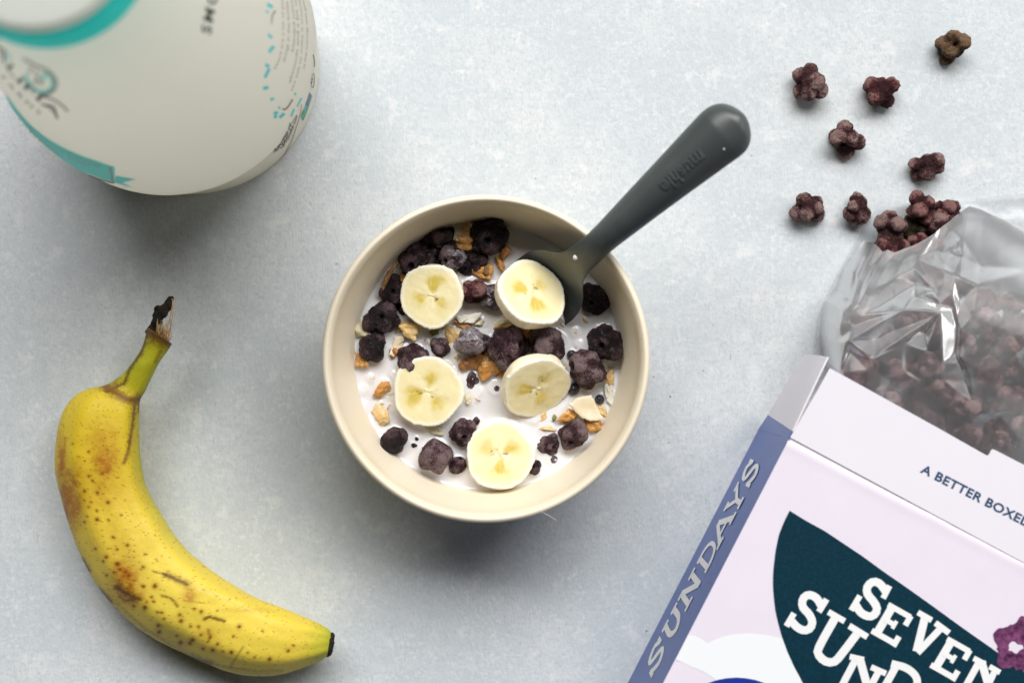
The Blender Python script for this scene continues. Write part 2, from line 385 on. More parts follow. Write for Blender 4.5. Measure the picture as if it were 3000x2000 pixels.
G1 = 'cereal puffs floating in the bowl'
BOWL_PUFFS = [
 (984, 572, 30, 1.0, 'puff_wet_shade', 5, 'dark puff wedged between the two black puffs at the upper left'),
 (1068, 530, 26, .5, 'puff_wet_shade', 6, 'low black puff behind the amber fruit piece at the top'),
 (1003, 607, 24, .5, 'puff_wet_shade', 8, 'black puff mostly hidden by the upper edge of the first banana slice'),
 (899, 640, 18, -.5, 'puff_wet_shade', 2, 'small dark puff in the gap beside the brown husk'),
 (925, 700, 22, .5, 'puff_wet_shade', 1, 'dark puff tucked against the left edge of the upper left slice'),
 (1070, 612, 24, .8, 'puff_wet_shade', 9, 'dark wet puff between the milky puff and the upper left slice'),
 (1128, 790, 22, .5, 'puff_wet_shade', 7, 'dark puff filling the gap between the two big middle puffs'),  # x, y, r (2352-wide photo), height above milk (mm), material, variant, label
 (1122, 541, 43, 4.5, 'puff_wet_shade', 0, 'large dark puff under the top rim, nearest the spoon head'),
 (1008, 543, 39, 3.0, 'puff_wet_shade', 1, 'almost black puff in the deepest shade of the top rim'),
 (955, 598, 38, 3.0, 'puff_wet_shade', 2, 'dark shaded puff touching the top edge of the upper left banana slice'),
 (1043, 592, 36, 3.5, 'puff_milk', 3, 'puff with a milky streak just above the upper left banana slice'),
 (1097, 597, 30, 0.0, 'puff_wet_shade', 4, 'black half sunk puff below the largest puff at the top'),
 (908, 672, 32, 1.5, 'puff_wet_shade', 5, 'dark puff between the brown husk and the upper left banana slice'),
 (878, 732, 40, 3.0, 'puff_wet_shade', 6, 'big black brown puff left of the upper left banana slice'),
 (1086, 670, 34, 4.0, 'puff_red', 7, 'reddish puff at the right edge of the upper left banana slice'),
 (1132, 680, 31, 3.0, 'puff_milk', 8, 'milk coated puff left of the banana slice on the spoon'),
 (1364, 688, 38, 1.5, 'puff_wet_shade', 9, 'smooth black puff between the spoon head and the right wall'),
 (856, 797, 35, 3.0, 'puff_wet_shade', 10, 'knobbly dark puff by the left wall above an orange fruit piece'),
 (946, 827, 38, 1.5, 'puff_damp', 11, 'half hidden purple puff behind the middle left banana slice'),
 (1011, 797, 27, .2, 'puff_damp', 4, 'low wet puff right of the small bubble in the milk'),
 (1088, 788, 41, 4.5, 'puff_milk', 1, 'puff with the most white milk on it, in the bowl centre'),
 (1167, 793, 46, 5.0, 'puff_damp', 5, 'largest grey purple puff in the middle of the bowl'),
 (1262, 796, 46, 4.5, 'puff_damp', 3, 'puff directly above the tilted right banana slice'),
 (1388, 788, 42, 4.5, 'puff_wet_shade', 8, 'dark puff touching the right wall with white milk drops'),
 (1349, 846, 42, 5.0, 'puff_damp', 2, 'grey brown puff right of the tilted banana slice'),
 (1086, 872, 20, -.8, 'puff_damp', 6, 'small sunken puff bit between the two middle banana slices'),
 (1093, 898, 15, -1.5, 'puff_damp', 9, 'smaller sunken bit just under another puff bit in mid bowl'),
 (1138, 890, 18, -1.5, 'puff_damp', 10, 'sunken puff bit at the left edge of the tilted right banana slice'),
 (903, 1013, 34, 3.5, 'puff_wet_shade', 7, 'maroon puff against the lower left wall'),
 (1001, 1046, 39, 4.0, 'puff_damp', 'sq', 'squarish speckled puff at the bottom left'),
 (1063, 992, 31, 2.5, 'puff_damp', 0, 'brown puff above left of the lowest banana slice'),
 (1053, 1067, 22, 1.0, 'puff_damp', 11, 'small puff wedged left of the lowest banana slice'),
 (1261, 1022, 27, -.6, 'puff_damp', 8, 'sunken puff with milk in its middle, right of the lowest slice'),
 (1274, 1050, 17, -1.5, 'puff_damp', 2, 'broken puff end below a sunken puff at lower right'),
 (1316, 998, 34, 4.0, 'puff_damp', 6, 'round purple puff under the large coconut flake'),
 (1222, 1072, 21, 1.0, 'puff_wet_shade', 3, 'small dark puff at the lower right edge of the lowest slice'),
 (951, 1022, 8, 0.5, 'puff_wet_shade', 1, 'tiny black crumb left of the squarish puff'),
 (957, 1007, 5, 0.5, 'puff_wet_shade', 4, 'tiniest black crumb above another crumb at lower left'),
 (1093, 968, 10, .5, 'puff_damp', 5, 'small crumb at the top of the brown puff near the lowest slice'),
]
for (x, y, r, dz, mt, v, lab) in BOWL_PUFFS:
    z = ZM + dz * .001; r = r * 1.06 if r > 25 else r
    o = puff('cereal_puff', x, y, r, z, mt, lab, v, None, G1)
    menis.append((x * 1.2755, y * 1.2755, r * 1.2755 * .9))
for (x, y, r, lab) in [(1317, 893, 15, 'larger glossy black berry right of the tilted banana slice'), (1377, 917, 11.5, 'smaller glossy black berry above the big coconut flake'), (1313, 815, 12, 'dull dark berry tucked between three puffs at the right'), (1178, 796, 0, '')]:
    if r == 0: continue
    Vd, F = ICO[4]; P = Vd * (1 + .06 * fbm(Vd * 2.5 + x, 3))[:, None]
    o = mesh_obj('dried_berry', P, F, M['berry']); z = ZM + .0006; rr = r * 1.2755 * S * .95
    o.location = W(x * 1.2755, y * 1.2755, z); o.scale = (rr, rr, rr * .9); tag(o, lab, 'berry', 'dried berries in the bowl')
    menis.append((x * 1.2755, y * 1.2755, r * 1.2755 * .9))

G2 = 'cereal puffs spilled on the table'
TABLE_PUFFS = [
 (2190, 110, 37, 'puff_brown', 0, 'golden brown puff farthest to the upper right'),
 (1861, 191, 43, 'puff_dry', 4, 'greyish pink puff with a round black hole, leftmost of the top ones'),
 (2024, 213, 40, 'puff_red', 7, 'dark red puff between the pink one and the golden brown one'),
 (1944, 320, 40, 'puff_dry', 9, 'plum puff with a deep dark groove, alone below the red one'),
 (2128, 382, 37, 'puff_dry', 3, 'small brown pink puff with a knob sticking out, above the bag mouth'),
 (1858, 477, 38, 'puff_dry', 6, 'rounded plum puff level with the bag mouth, farthest from it'),
 (1968, 479, 38, 'puff_dry', 2, 'open ring shaped puff next left of the bag mouth'),
]
for (x, y, r, mt, v, lab) in TABLE_PUFFS:
    rm = r * 1.2755 * S
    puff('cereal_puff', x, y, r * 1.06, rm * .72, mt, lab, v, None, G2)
G3 = 'cereal puffs spilling out of the bag mouth'
for (x, y, r, z, mt, v, lab) in [
 (2117, 477, 36, .0085, 'puff_red', 1, 'large dark red puff at the top of the bag mouth'),
 (2178, 489, 32, .0075, 'puff_red', 5, 'puff at the right tip of the bag mouth'),
 (2043, 521, 35, .0085, 'puff_dry', 8, 'pinkish puff at the left of the bag mouth'),
 (2098, 521, 28, .0050, 'puff_olive', 10, 'olive brown puff lying low inside the bag mouth'),
 (2052, 566, 30, .0075, 'puff_red', 3, 'red puff half under the left part of the bag lip'),
 (2098, 562, 28, .0070, 'puff_red', 6, 'red puff half under the middle of the bag lip'),
 (2150, 530, 26, .0065, 'puff_red', 2, 'dark puff half under the right part of the bag lip')]:
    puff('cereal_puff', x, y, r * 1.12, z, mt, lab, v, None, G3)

# ------------------------------------------------------------------ fruit chunks, flakes
def chunk(name, x, y, r, asp, ang, z, mat, label, seed, cat='fruit piece', flat=.42, group='granola bits in the milk', rough=.34, poly=True):
    Vd, F = ICO[4]; rr = np.random.default_rng(seed)
    R = np.full(len(Vd), 9.)
    for _ in range(15):   # rough faceted stone: intersection of planes
        d = rr.normal(size=3); d /= np.linalg.norm(d); c = Vd @ d; R = np.where(c > .15, np.minimum(R, rr.uniform(.42, .95) / np.maximum(c, .15)), R)
    R = np.minimum(R, 1.15) * (1 + rough * fbm(Vd * 2.2 + seed, 4) - .35 * np.clip(vn(Vd * 2.6 + seed * 1.7) - .35, 0, 1)); P = Vd * R[:, None] * np.array([1, asp, flat])
    P /= max(1e-6, np.abs(P[:, 0]).max())
    k = r * 1.2755 * S * (1.28 if mat.startswith('fruit') else 1.12); o = mesh_obj(name, P * k, F, M[mat] if mat != 'puff_damp' else M['husk'])
    o.rotation_euler = (rr.uniform(-.25, .25), rr.uniform(-.25, .25), ang); o.location = W(x * 1.2755, y * 1.2755, ZM + z * .001)
    tag(o, label, cat, group); menis.append((x * 1.2755, y * 1.2755, r * 1.2755 * .75)); return o
CH = [ # x,y,r,aspect,angle(ccw rad),z mm,mat,label
 (1063, 549, 27, .75, -.5, 4.0, 'fruit', 'amber dried fruit piece between two dark puffs at the top', 'fruit piece'),
 (1156, 583, 20, .6, 1.1, 2.2, 'fruit_dark', 'curled orange brown peel piece left of the spoon head', 'fruit piece'),
 (1150, 606, 17, .35, -1.0, 1.6, 'fruit', 'thin orange strip running down from the curled peel piece', 'fruit piece'),
 (925, 641, 17, .7, .9, 2.0, 'fruit', 'orange nugget beside the upper left banana slice', 'fruit piece'),
 (945, 758, 24, .75, -.2, 2.4, 'fruit_pale', 'golden nugget under the upper left banana slice', 'fruit piece'),
 (830, 829, 21, .5, -.9, 1.6, 'fruit', 'orange wedge touching the left wall', 'fruit piece'),
 (881, 888, 24, .6, .45, 2.0, 'fruit', 'orange torn piece floating alone near the left wall', 'fruit piece'),
 (879, 958, 20, .95, .3, .8, 'fruit_pale', 'pale gold fruit piece above the maroon puff', 'fruit piece'),
 (903, 806, 13, .7, 1.1, .6, 'fruit_dark', 'rust coloured tip of the pale strip at the left', 'fruit piece'),
 (1035, 766, 24, 1.0, .9, .0, 'fruit_pale', 'peach coloured lump left of the milk covered puff', 'fruit piece'),
 (1000, 762, 13, .7, 1.1, .4, 'seed', 'yellow green lump under the upper left banana slice', 'seed'),
 (1164, 742, 25, .55, .3, 2.0, 'fruit_pale', 'light orange slab above the largest middle puff', 'fruit piece'),
 (1082, 829, 26, .65, -.15, 1.4, 'fruit_dark', 'brown block below the milk covered puff', 'fruit piece'),
 (1131, 838, 31, .85, .6, 2.0, 'fruit', 'bright orange angular chunk in the bowl centre', 'fruit piece'),
 (1178, 834, 26, .6, .4, 1.0, 'fruit_dark', 'dark orange chunk left of the tilted banana slice top', 'fruit piece'),
 (1215, 770, 22, .8, 1.3, .8, 'fruit_dark', 'brown fruit piece between the spoon slice and the puff below it', 'fruit piece'),
 (1399, 871, 19, .8, .9, .6, 'fruit_pale', 'pale orange lump near the right wall', 'fruit piece'),
 (1309, 957, 23, .65, .6, 1.6, 'fruit', 'golden orange piece left of the big coconut flake', 'fruit piece'),
 (1361, 968, 23, .5, -.25, 1.0, 'fruit', 'orange strip below the big coconut flake', 'fruit piece'),
 (1384, 943, 13, .8, -.8, .8, 'fruit_pale', 'small orange lump right of the big coconut flake', 'fruit piece'),
 (1250, 957, 12, .5, 1.1, .2, 'fruit_pale', 'small orange sliver left of the green seed', 'fruit piece'),
 (1255, 985, 22, .28, -.1, .2, 'fruit_pale', 'long yellow sliver below the green seed', 'fruit piece'),
 (1052, 824, 9, .8, 1.4, .0, 'fruit_pale', 'small yellow crumb left of the brown block', 'fruit piece'),
 (1114, 626, 21, .85, .5, 1.4, 'fruit', 'ring shaped tan raisin between two banana slices at the top', 'raisin'),
 (1116, 622, 10, .8, .5, 2.8, 'puff_damp', 'dark wrinkled middle of the tan raisin', 'raisin'),
 (1272, 960, 8, .5, 1.2, .8, 'seed', 'small green seed floating at the lower right', 'seed'),
 (1005, 735, 16, .5, .5, 1.2, 'fruit_pale', 'thin golden flake under the lower edge of the upper left slice', 'fruit piece'),
 (985, 790, 9, .5, -.6, .3, 'oat', 'tiny pale flake beside the small bubble', 'oat flake'),
 (1062, 745, 17, .6, -.4, 1.0, 'fruit', 'orange flake just below the white coconut flake', 'fruit piece'),
 (1032, 792, 13, .6, 1.0, .2, 'fruit_pale', 'golden flake left of the milk covered puff', 'fruit piece'),
 (1105, 742, 14, .5, .3, .6, 'oat', 'cream flake above the milk covered puff', 'oat flake'),
 (1218, 838, 12, .5, 1.2, .4, 'oat', 'pale flake on the upper left rim of the tilted slice', 'oat flake'),
 (1120, 812, 16, .7, .4, .6, 'fruit_dark', 'rust brown flake between the two big middle puffs', 'fruit piece'),
 (1150, 858, 12, .6, .9, .6, 'fruit', 'orange flake above the sunken bit beside the tilted slice', 'fruit piece'),
 (1205, 760, 14, .6, .2, 2.0, 'fruit_pale', 'pale flake right under the slice on the spoon', 'fruit piece'),
 (916, 750, 12, .6, .8, .4, 'fruit_pale', 'tan flake right of the big black brown puff', 'fruit piece'),
 (868, 772, 10, .6, .8, .6, 'oat', 'small oat flake under the big black brown puff', 'oat flake'),
 (897, 905, 14, .4, -.3, .2, 'oat', 'cream oat flake touching the torn orange piece', 'oat flake'),
 (1340, 925, 12, .5, -.3, .5, 'fruit_pale', 'small tan flake at the upper left of the big coconut flake', 'fruit piece'),
 (988, 985, 12, .6, .2, .5, 'oat', 'cream flake under the beige coconut piece', 'oat flake'),
 (1232, 905, 0, 1, 0, 0, 'oat', '', ''),
 (850, 868, 10, .6, .3, .1, 'oat', 'cream flake left of the torn orange piece', 'oat flake'),
 (905, 862, 10, .5, .9, .1, 'oat', 'cream flake below the rust tip of the pale strip', 'oat flake'),
 (850, 975, 9, .5, .2, .2, 'fruit_pale', 'small tan flake left of the pale gold piece', 'fruit piece'),
 (1238, 968, 10, .5, .5, .1, 'oat', 'cream sliver left of the small orange sliver', 'oat flake'),
 (1180, 1090, 9, .5, .5, .1, 'oat', 'cream flake below the lowest banana slice', 'oat flake'),
 (1294, 868, 9, .5, 1.2, .2, 'fruit_pale', 'tan crumb above the larger glossy berry', 'fruit piece'),
 (1402, 905, 10, .6, 1.2, .4, 'fruit_pale', 'tan flake behind the narrow coconut strip', 'fruit piece'),
 (1330, 790, 11, .5, .6, .1, 'oat', 'cream flake left of the puff with milk drops', 'oat flake'),
 (1290, 742, 12, .5, -.4, .1, 'oat', 'pale flake right of the spoon tip in open milk', 'oat flake'),
 (1286, 738, 0, 1, 0, 0, 'oat', '', ''),
 (835, 757, 20, .9, 1.3, 1.2, 'oat', 'beige oat cluster touching the upper left wall', 'oat cluster'),
 (918, 885, 11, .6, 1.4, -.2, 'oat', 'cream oat flake right of the torn orange piece', 'oat flake'),
 (1273, 758, 0, 1, 0, 0, 'oat', '', ''),
 (1322, 763, 12, .8, .4, -.3, 'oat', 'pale oat flake under milk left of the right wall puff', 'oat flake'),
 (1342, 735, 9, .5, -.6, .3, 'fruit_pale', 'thin tan shred above the right wall puff', 'fruit piece'),
 (868, 1000, 0, 1, 0, 0, 'oat', '', ''),
 (870, 928, 12, .5, .2, .2, 'oat', 'cream oat flake below the torn orange piece', 'oat flake'),
 (833, 932, 9, .4, .2, .1, 'oat', 'pale oat sliver at the far left of the milk', 'oat flake'),
 (836, 894, 12, .7, 1.2, -.4, 'oat', 'faint sunken oat flake by the left wall', 'oat flake'),
 (893, 935, 12, .25, 1.1, .4, 'fruit_pale', 'thin golden shred above the pale gold piece', 'fruit piece'),
 (1077, 920, 14, .7, .9, .2, 'oat', 'grey beige oat cluster right of the middle left slice', 'oat cluster'),
 (1093, 915, 9, .35, -.5, .2, 'fruit_pale', 'tiny orange shred in the open milk centre', 'fruit piece'),
 (1187, 747, 15, .6, -.3, 3.0, 'oat', 'cream oat flake on top of the light orange slab', 'oat flake'),
 (1295, 838, 13, .7, .8, .6, 'oat', 'pale oat flake between the tilted slice and the grey puff', 'oat flake'),
 (1140, 573, 9, .8, .1, 1.0, 'oat', 'beige crumb beside the curled orange peel', 'oat flake'),
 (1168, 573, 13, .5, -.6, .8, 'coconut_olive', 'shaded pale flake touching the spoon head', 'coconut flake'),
]
for i, (x, y, r, a, g, z, mt, lab, cat) in enumerate(CH):
    if r == 0: continue
    nm = {'fruit piece': 'dried_fruit', 'oat flake': 'oat_flake', 'oat cluster': 'oat_cluster', 'seed': 'seed', 'raisin': 'raisin', 'coconut flake': 'coconut_flake'}[cat]
    chunk(nm, x, y, r, a, g, z, mt, lab, 100 + i, cat)

def flake(name, pts, z, th, mat, label, cat='coconut flake', curl=.0012, seed=1, group='granola bits in the milk'):
    P = np.array(pts, float); P = resample(np.vstack([P, P[:1]]), 49)[:-1]
    rr = np.random.default_rng(seed); c = P.mean(0); P = P + rr.normal(0, .9, P.shape)
    rings = [0, .35, .7, .93, 1.0]; V = []; n = len(P)
    d = (P[12] - P[36]); ext = np.linalg.norm(P - c, axis=1).max(); u = d / np.linalg.norm(d)
    def zz(q, top):
        t = ((q - c) @ u) / ext
        return z + curl * t * t * 1.0 - curl * .3 + (th if top else 0)
    for top in (1, 0):
        for k in (rings if top else rings[::-1]):
            q = c + (P - c) * max(k, .001); zt = np.array([zz(a, top) for a in q])
            if k == 1.0: zt += (-th * .3 if top else th * .3)
            zt += .00012 * fbm(np.c_[q * .05, np.zeros(n)], 3)
            V.append(WA(q[:, 0], q[:, 1], zt))
    V = np.concatenate([v[:, None] for v in V], 1).reshape(-1, 3)
    F = grid_faces(n, len(rings) * 2, True)
    o = recenter(mesh_obj(name, V, F, M[mat])); tag(o, label, cat, group); return o
def z5(pts): return [(1300 + x / 3.92, 900 + y / 3.92) for x, y in pts]
def z4(pts): return [(900 + x / 3.92, 900 + y / 3.92) for x, y in pts]
def z2(pts): return [(900 + x / 3.92, 540 + y / 3.92) for x, y in pts]
flake('coconut_flake', z5([(1435, 1120), (1530, 1040), (1690, 1005), (1765, 1140), (1840, 1290), (1690, 1312), (1570, 1260), (1500, 1190)]), ZM + .0042, .0008, 'coconut_toast', 'large cream coconut flake with toasted left corner at the lower right', seed=2)
flake('coconut_flake', z4([(1705, 95), (1850, 85), (1960, 62), (2010, 70), (1985, 115), (1915, 187), (1740, 178)]), ZM + .0020, .0008, 'coconut', 'white coconut flake between the two upper banana slices', seed=3)
flake('coconut_flake', z5([(1845, 880), (1880, 868), (1925, 960), (1962, 1110), (1945, 1140), (1880, 1090), (1850, 990)]), ZM + .0010, .0009, 'coconut', 'narrow upright coconut strip beside the right wall', seed=4)
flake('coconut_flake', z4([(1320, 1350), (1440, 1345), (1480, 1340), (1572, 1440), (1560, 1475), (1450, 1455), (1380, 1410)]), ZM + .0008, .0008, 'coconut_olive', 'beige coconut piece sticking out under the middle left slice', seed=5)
flake('coconut_flake', z4([(1010, 330), (1110, 335), (1120, 370), (1060, 500), (1000, 575), (945, 540), (975, 430)]), ZM + .0004, .0008, 'coconut_toast', 'pale strip with a rust tip above the purple half hidden puff', seed=6)
flake('oat_flake', z5([(570, 180), (660, 140), (745, 135), (750, 160), (650, 190), (580, 200)]), ZM + .0052, .0007, 'oat', 'long cream oat flake below the white coconut flake', 'oat flake', seed=7)
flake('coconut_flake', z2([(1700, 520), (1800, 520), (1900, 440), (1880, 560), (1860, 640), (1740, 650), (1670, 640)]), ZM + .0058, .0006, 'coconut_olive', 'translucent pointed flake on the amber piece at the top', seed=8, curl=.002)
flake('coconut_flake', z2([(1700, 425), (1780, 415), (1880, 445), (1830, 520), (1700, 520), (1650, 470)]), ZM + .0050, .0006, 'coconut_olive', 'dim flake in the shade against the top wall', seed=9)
# long curled brown husk by the left wall
def tube(pts3, rad, seg=10):
    P = resample(catmull(pts3, 60), 48); V = []; n = len(P)
    T = np.gradient(P, axis=0); T /= np.linalg.norm(T, axis=1)[:, None]
    for i in range(n):
        a = np.cross(T[i], [0, 0, 1]); a /= (np.linalg.norm(a) + 1e-9); b = np.cross(a, T[i])
        r = rad(i / (n - 1)) if callable(rad) else rad
        for k in range(seg):
            t = 2 * math.pi * k / seg; V.append(P[i] + r * (a * math.cos(t) + b * math.sin(t)))
    F = []
    for i in range(n - 1):
        for k in range(seg): F.append((i * seg + k, i * seg + (k + 1) % seg, (i + 1) * seg + (k + 1) % seg, (i + 1) * seg + k))
    F.append(tuple(range(seg))[::-1]); F.append(tuple((n - 1) * seg + k for k in range(seg)))
    return np.array(V), F
hp = [W(*p, z) for p, z in zip(z2([(1040, 900), (975, 970), (930, 1050), (890, 1140), (865, 1230), (860, 1320)]), [.036 + DZ, .036 + DZ, .035 + DZ, .034 + DZ, .033 + DZ, .0315 + DZ])]
V, F = tube(hp, lambda t: .0010 * (1 - .45 * abs(2 * t - .9))); V = V + .0004 * np.stack([fbm(V * 900 + i * 9, 3) for i in range(3)], -1)
tag(recenter(mesh_obj('brown_husk', V, F, M['husk'])), 'long curled brown husk along the upper left wall', 'husk', 'granola bits in the milk')
# white shred lying in the raisin gap, stray hair on the bowl rim
V, F = tube([W(1586, 1498, .0522), W(1604, 1507, .0535), W(1630, 1523, .055)], .00007, 5)
tag(recenter(mesh_obj('stray_hair', V, F, M['hair'])), 'fine white hair sticking out from the lower rim of the bowl', 'hair')

# ------------------------------------------------------------------ banana slices
def slice_(cx, cy, r, z, tilt, tdir, rot, th, seed, label, lean=(1, 1)):
    rr = np.random.default_rng(seed); na, nr = 168, 34
    A = np.linspace(0, 2 * np.pi, na, endpoint=False); ca, sa = np.cos(A), np.sin(A)
    edge = 1 + .022 * np.cos(5 * A + rr.uniform(0, 6)) + .020 * np.cos(3 * A + rr.uniform(0, 6)) + .013 * fbm(np.c_[ca * 5 + seed, sa * 5, 0 * A], 4)
    edge += .022 * fbm(np.c_[ca * 20, sa * 20, 0 * A + seed], 2) + .09 * np.clip(fbm(np.c_[ca * 14, sa * 14, 0 * A + seed + 3], 2) - .45, 0, 1)
    ed2 = 1 + .022 * np.cos(5 * A + 1) + .012 * fbm(np.c_[ca * 7 + seed, sa * 7, 0 * A + 4], 3)
    V = []; Cc = []
    rings = [(t, 0) for t in np.linspace(.01, .965, nr)] + [(1.0, .07), (1.005, .2), (.985, .5), (.985, .8), (.95, 1.0), (.5, 1.0), (.01, 1.0)]
    ph = rr.uniform(0, 6.28)
    X = np.zeros((na, len(rings), 3)); K = np.zeros((na, len(rings), 3))
    cream = np.array([.86, .76, .455]); rim = np.array([.92, .87, .72]); yel = np.array([.66, .50, .085]); pale = np.array([.86, .79, .50]); brown = np.array([.16, .05, .01]); tan = np.array([.60, .42, .14])
    for j, (t, dn) in enumerate(rings):
        e = edge if dn < .3 else ed2
        x = t * e * ca; y = t * e * sa
        X[:, j, 0] = x; X[:, j, 1] = y; P2 = np.c_[x * 3, y * 3, 0 * x + seed]
        X[:, j, 2] = -dn * th / r + (.018 * fbm(P2, 3) - .03 * np.exp(-(t / .35) ** 2) * (.5 + .5 * np.cos(3 * (A - ph))) if dn == 0 else .012 * fbm(P2 * 3, 2))
        k = np.repeat(cream[None], na, 0)
        w = np.clip((t - .84) / .12, 0, 1)[None] if False else np.clip((t - .84 + .03 * fbm(P2 * 2, 3)) / .12, 0, 1)[:, None]
        k = k * (1 - w) + rim * w
        if dn == 0:
            wob = .9 * fbm(P2 * .9, 3); lob = np.clip(.35 + .65 * np.cos(3 * (A - ph) + wob), 0, 1) ** 1.3
            stg = .75 + .35 * np.cos(A - ph * 2 + seed)
            band = np.exp(-((t - .37) / .20) ** 2) + .35 * np.exp(-((t - .62) / .10) ** 2) * np.clip(fbm(P2 * 1.3, 2) + .3, 0, 1)
            w = np.clip(lob * band * stg * (1.9 + 1.4 * fbm(P2 * 1.8, 3)), 0, 1)[:, None] * .95
            k = k * (1 - w) + yel * w
            # radiating fibres and pale core
            fib = np.clip(vn(np.c_[A * 9, 0 * A + t * 1.5, 0 * A + seed]) * 1.5, 0, 1) * np.exp(-((t - .42) / .25) ** 2)
            k = k * (1 - .30 * fib[:, None]) + pale * .30 * fib[:, None]
            cr = np.clip(np.cos(3 * (A - ph - 1.05)), 0, 1) ** 3 * np.exp(-(t / .3) ** 2) + np.exp(-(t / .09) ** 2)
            cr = np.clip(cr, 0, 1)[:, None] * .8; k = k * (1 - cr) + pale * cr
            sp = np.zeros(na)
            tt = np.clip(fbm(P2 * 3.2 + 3, 3) - .22, 0, 1) * 1.6 * np.exp(-((t - .22) / .13) ** 2)
            k = k * (1 - tt[:, None]) + tan * tt[:, None]
        else:
            st = .10 * fbm(np.c_[ca * 16, sa * 16, 0 * A + seed], 2)[:, None]; k = k * (1 - .0) * (1 + st) * np.array([.97, .93, .84])
        K[:, j] = k
    for _ in range(3 + seed % 2):
        a = ph + 2.1 * rr.integers(0, 3) + rr.normal(0, .3); q = rr.uniform(.12, .30); w0 = rr.uniform(.016, .032)
        d = np.hypot((X[:, :, 0] - q * math.cos(a)) * .75, X[:, :, 1] - q * math.sin(a)); w = (np.exp(-(d / w0) ** 2) * (X[:, :, 2] > -.3 * th / r))[..., None]
        w = w * .95; K = K * (1 - w) + brown * w
    P = X.reshape(-1, 3) * r
    o = mesh_obj('banana_slice', P, grid_faces(na, len(rings), True)[::1], M['flesh']); o.data.flip_normals() if False else None
    set_col(o, np.clip(K.reshape(-1, 3), 0, 1))
    ax = Vector((-tdir[1], tdir[0], 0)).normalized()   # tilt normal toward tdir (world xy)
    R = Matrix.Rotation(tilt, 4, ax) @ Matrix.Rotation(rot, 4, 'Z')
    o.matrix_world = Matrix.Translation(W(cx, cy, z)) @ R
    o.scale = (lean[0], lean[1], 1)
    tag(o, label, 'banana slice', 'banana slices in the bowl'); return o
r0 = S * .94
slice_(1264, 867, 94 * r0, .0385 + DZ, math.radians(6), (-.7, -.5), .4, .0052, 1, 'upper left banana slice with three olive yellow lobes and a dark spot')
slice_(1561, 855, 106 * r0, .0390, math.radians(36), (.62, .72), 2.0, .0056, 2, 'banana slice tilted on the spoon head')
slice_(1253, 1147, 104 * r0, .0365 + DZ, math.radians(4), (-.3, -.5), 2.6, .0060, 3, 'flat banana slice in the middle left of the bowl')
slice_(1574, 1139, 104 * r0, .0378 + DZ, math.radians(39), (.40, -.75), 1.2, .0056, 4, 'tilted banana slice at the right, lower side dipping in the milk')
slice_(1465, 1333, 101 * r0, .0355 + DZ, math.radians(7), (.25, .6), 3.6, .0062, 5, 'lowest banana slice, nearest the bottom wall of the bowl')
for q in [(1264, 867, 96), (1253, 1147, 104), (1577, 1150, 90), (1465, 1330, 100)]: menis.append(q)

# ------------------------------------------------------------------ milk surface
n = 260; V = []; rad = np.linspace(0, 1, n // 2) ** .85; na = 300
A = np.linspace(0, 2 * np.pi, na, endpoint=False)
RR, AA = np.meshgrid(rad * (Rm + .0009), A); X = bx + RR * np.cos(AA); Y = by + RR * np.sin(AA)
k = (H - ZM) / H; PX = X / (S * k) + 1500; PY = 1000 - Y / (S * k); Z = np.full_like(X, ZM)
add = np.zeros_like(X)
for (mx, my, mr) in menis:
    d = np.hypot(PX - mx, PY - my) - mr; add = np.maximum(add, .0006 * np.exp(-np.clip(d, 0, 999) / 7.0))
Z = Z + add + .0006 * np.exp(-((Rm - RR) / .0012)) + .00005 * fbm(np.stack([X * 120, Y * 120, 0 * X], -1), 2)
o = mesh_obj('milk', np.stack([X, Y, Z], -1).reshape(-1, 3), [f[::-1] for f in grid_faces(na, len(rad), True)], M['milk'])
o.data.flip_normals(); recenter(o); tag(o, 'white milk filling the cream bowl', 'milk')
# bubbles
def drop(px, py, r, z, mat, label, name='milk_drop', cat='drop', flat=.6, group=None):
    Vd, F = ICO[3]; P = Vd.copy(); P[:, 2] = np.where(P[:, 2] < 0, P[:, 2] * .3, P[:, 2] * 1.0) * flat
    o = mesh_obj(name, P * r, F, M[mat]); o.location = W(px, py, z); tag(o, label, cat, group); return o
def bubble_mat():
    m, nt, b = new_mat('bubble_skin', .05, (.9, .9, .9)); b.inputs['Transmission Weight'].default_value = 1.0; b.inputs['IOR'].default_value = 1.33; return m
M['bubble'] = bubble_mat()
drop(900 + 1356 / 3.92, 900 + 403 / 3.92, .0011, ZM + .0002, 'bubble', 'small clear bubble on the milk left of centre', 'milk_bubble', 'bubble', .8)

# ------------------------------------------------------------------ spoon
ST = np.array([(-346, 4, -4), (-336, 36, -38), (-310, 64, -68), (-270, 89, -94), (-220, 106, -111), (-180, 111, -118), (-150, 113.5, -122), (-122, 115, -124), (-96, 113, -120), (-75, 105, -111), (-55, 90, -95), (-39, 69, -74), (-25, 54, -60), (-10, 46, -51), (12, 43, -46.5), (45, 41.5, -45), (76, 41, -42.5), (120, 45, -43), (173, 52, -45.5), (274, 65, -51), (371, 77, -57), (471, 90, -64), (517, 96, -67), (560, 101, -70.5), (585, 100, -70), (605, 94, -63), (622, 84, -51), (635, 69, -35), (644, 52, -18), (649, 36, -4), (651.5, 22, 8)], float)
ZS = np.array([(-346, .0130), (-220, .0175), (-150, .0245), (-96, .0325), (-55, .0400), (-25, .0460), (0, .0502), (45, .0555), (76, .0583), (173, .0635), (371, .0715), (565, .0775), (652, .0790)])
DS = np.array([(-346, 0), (-300, .0025), (-220, .0065), (-150, .0085), (-96, .0085), (-60, .0062), (-35, .0036), (-12, .0014), (15, .0), (60, -.0008), (120, -.0014), (652, -.0018)])
TS = np.array([(-346, .0009), (-60, .0010), (-20, .0019), (30, .0030), (120, .0040), (560, .0046), (620, .0042), (640, .0032), (649, .0017), (652, .0008)])
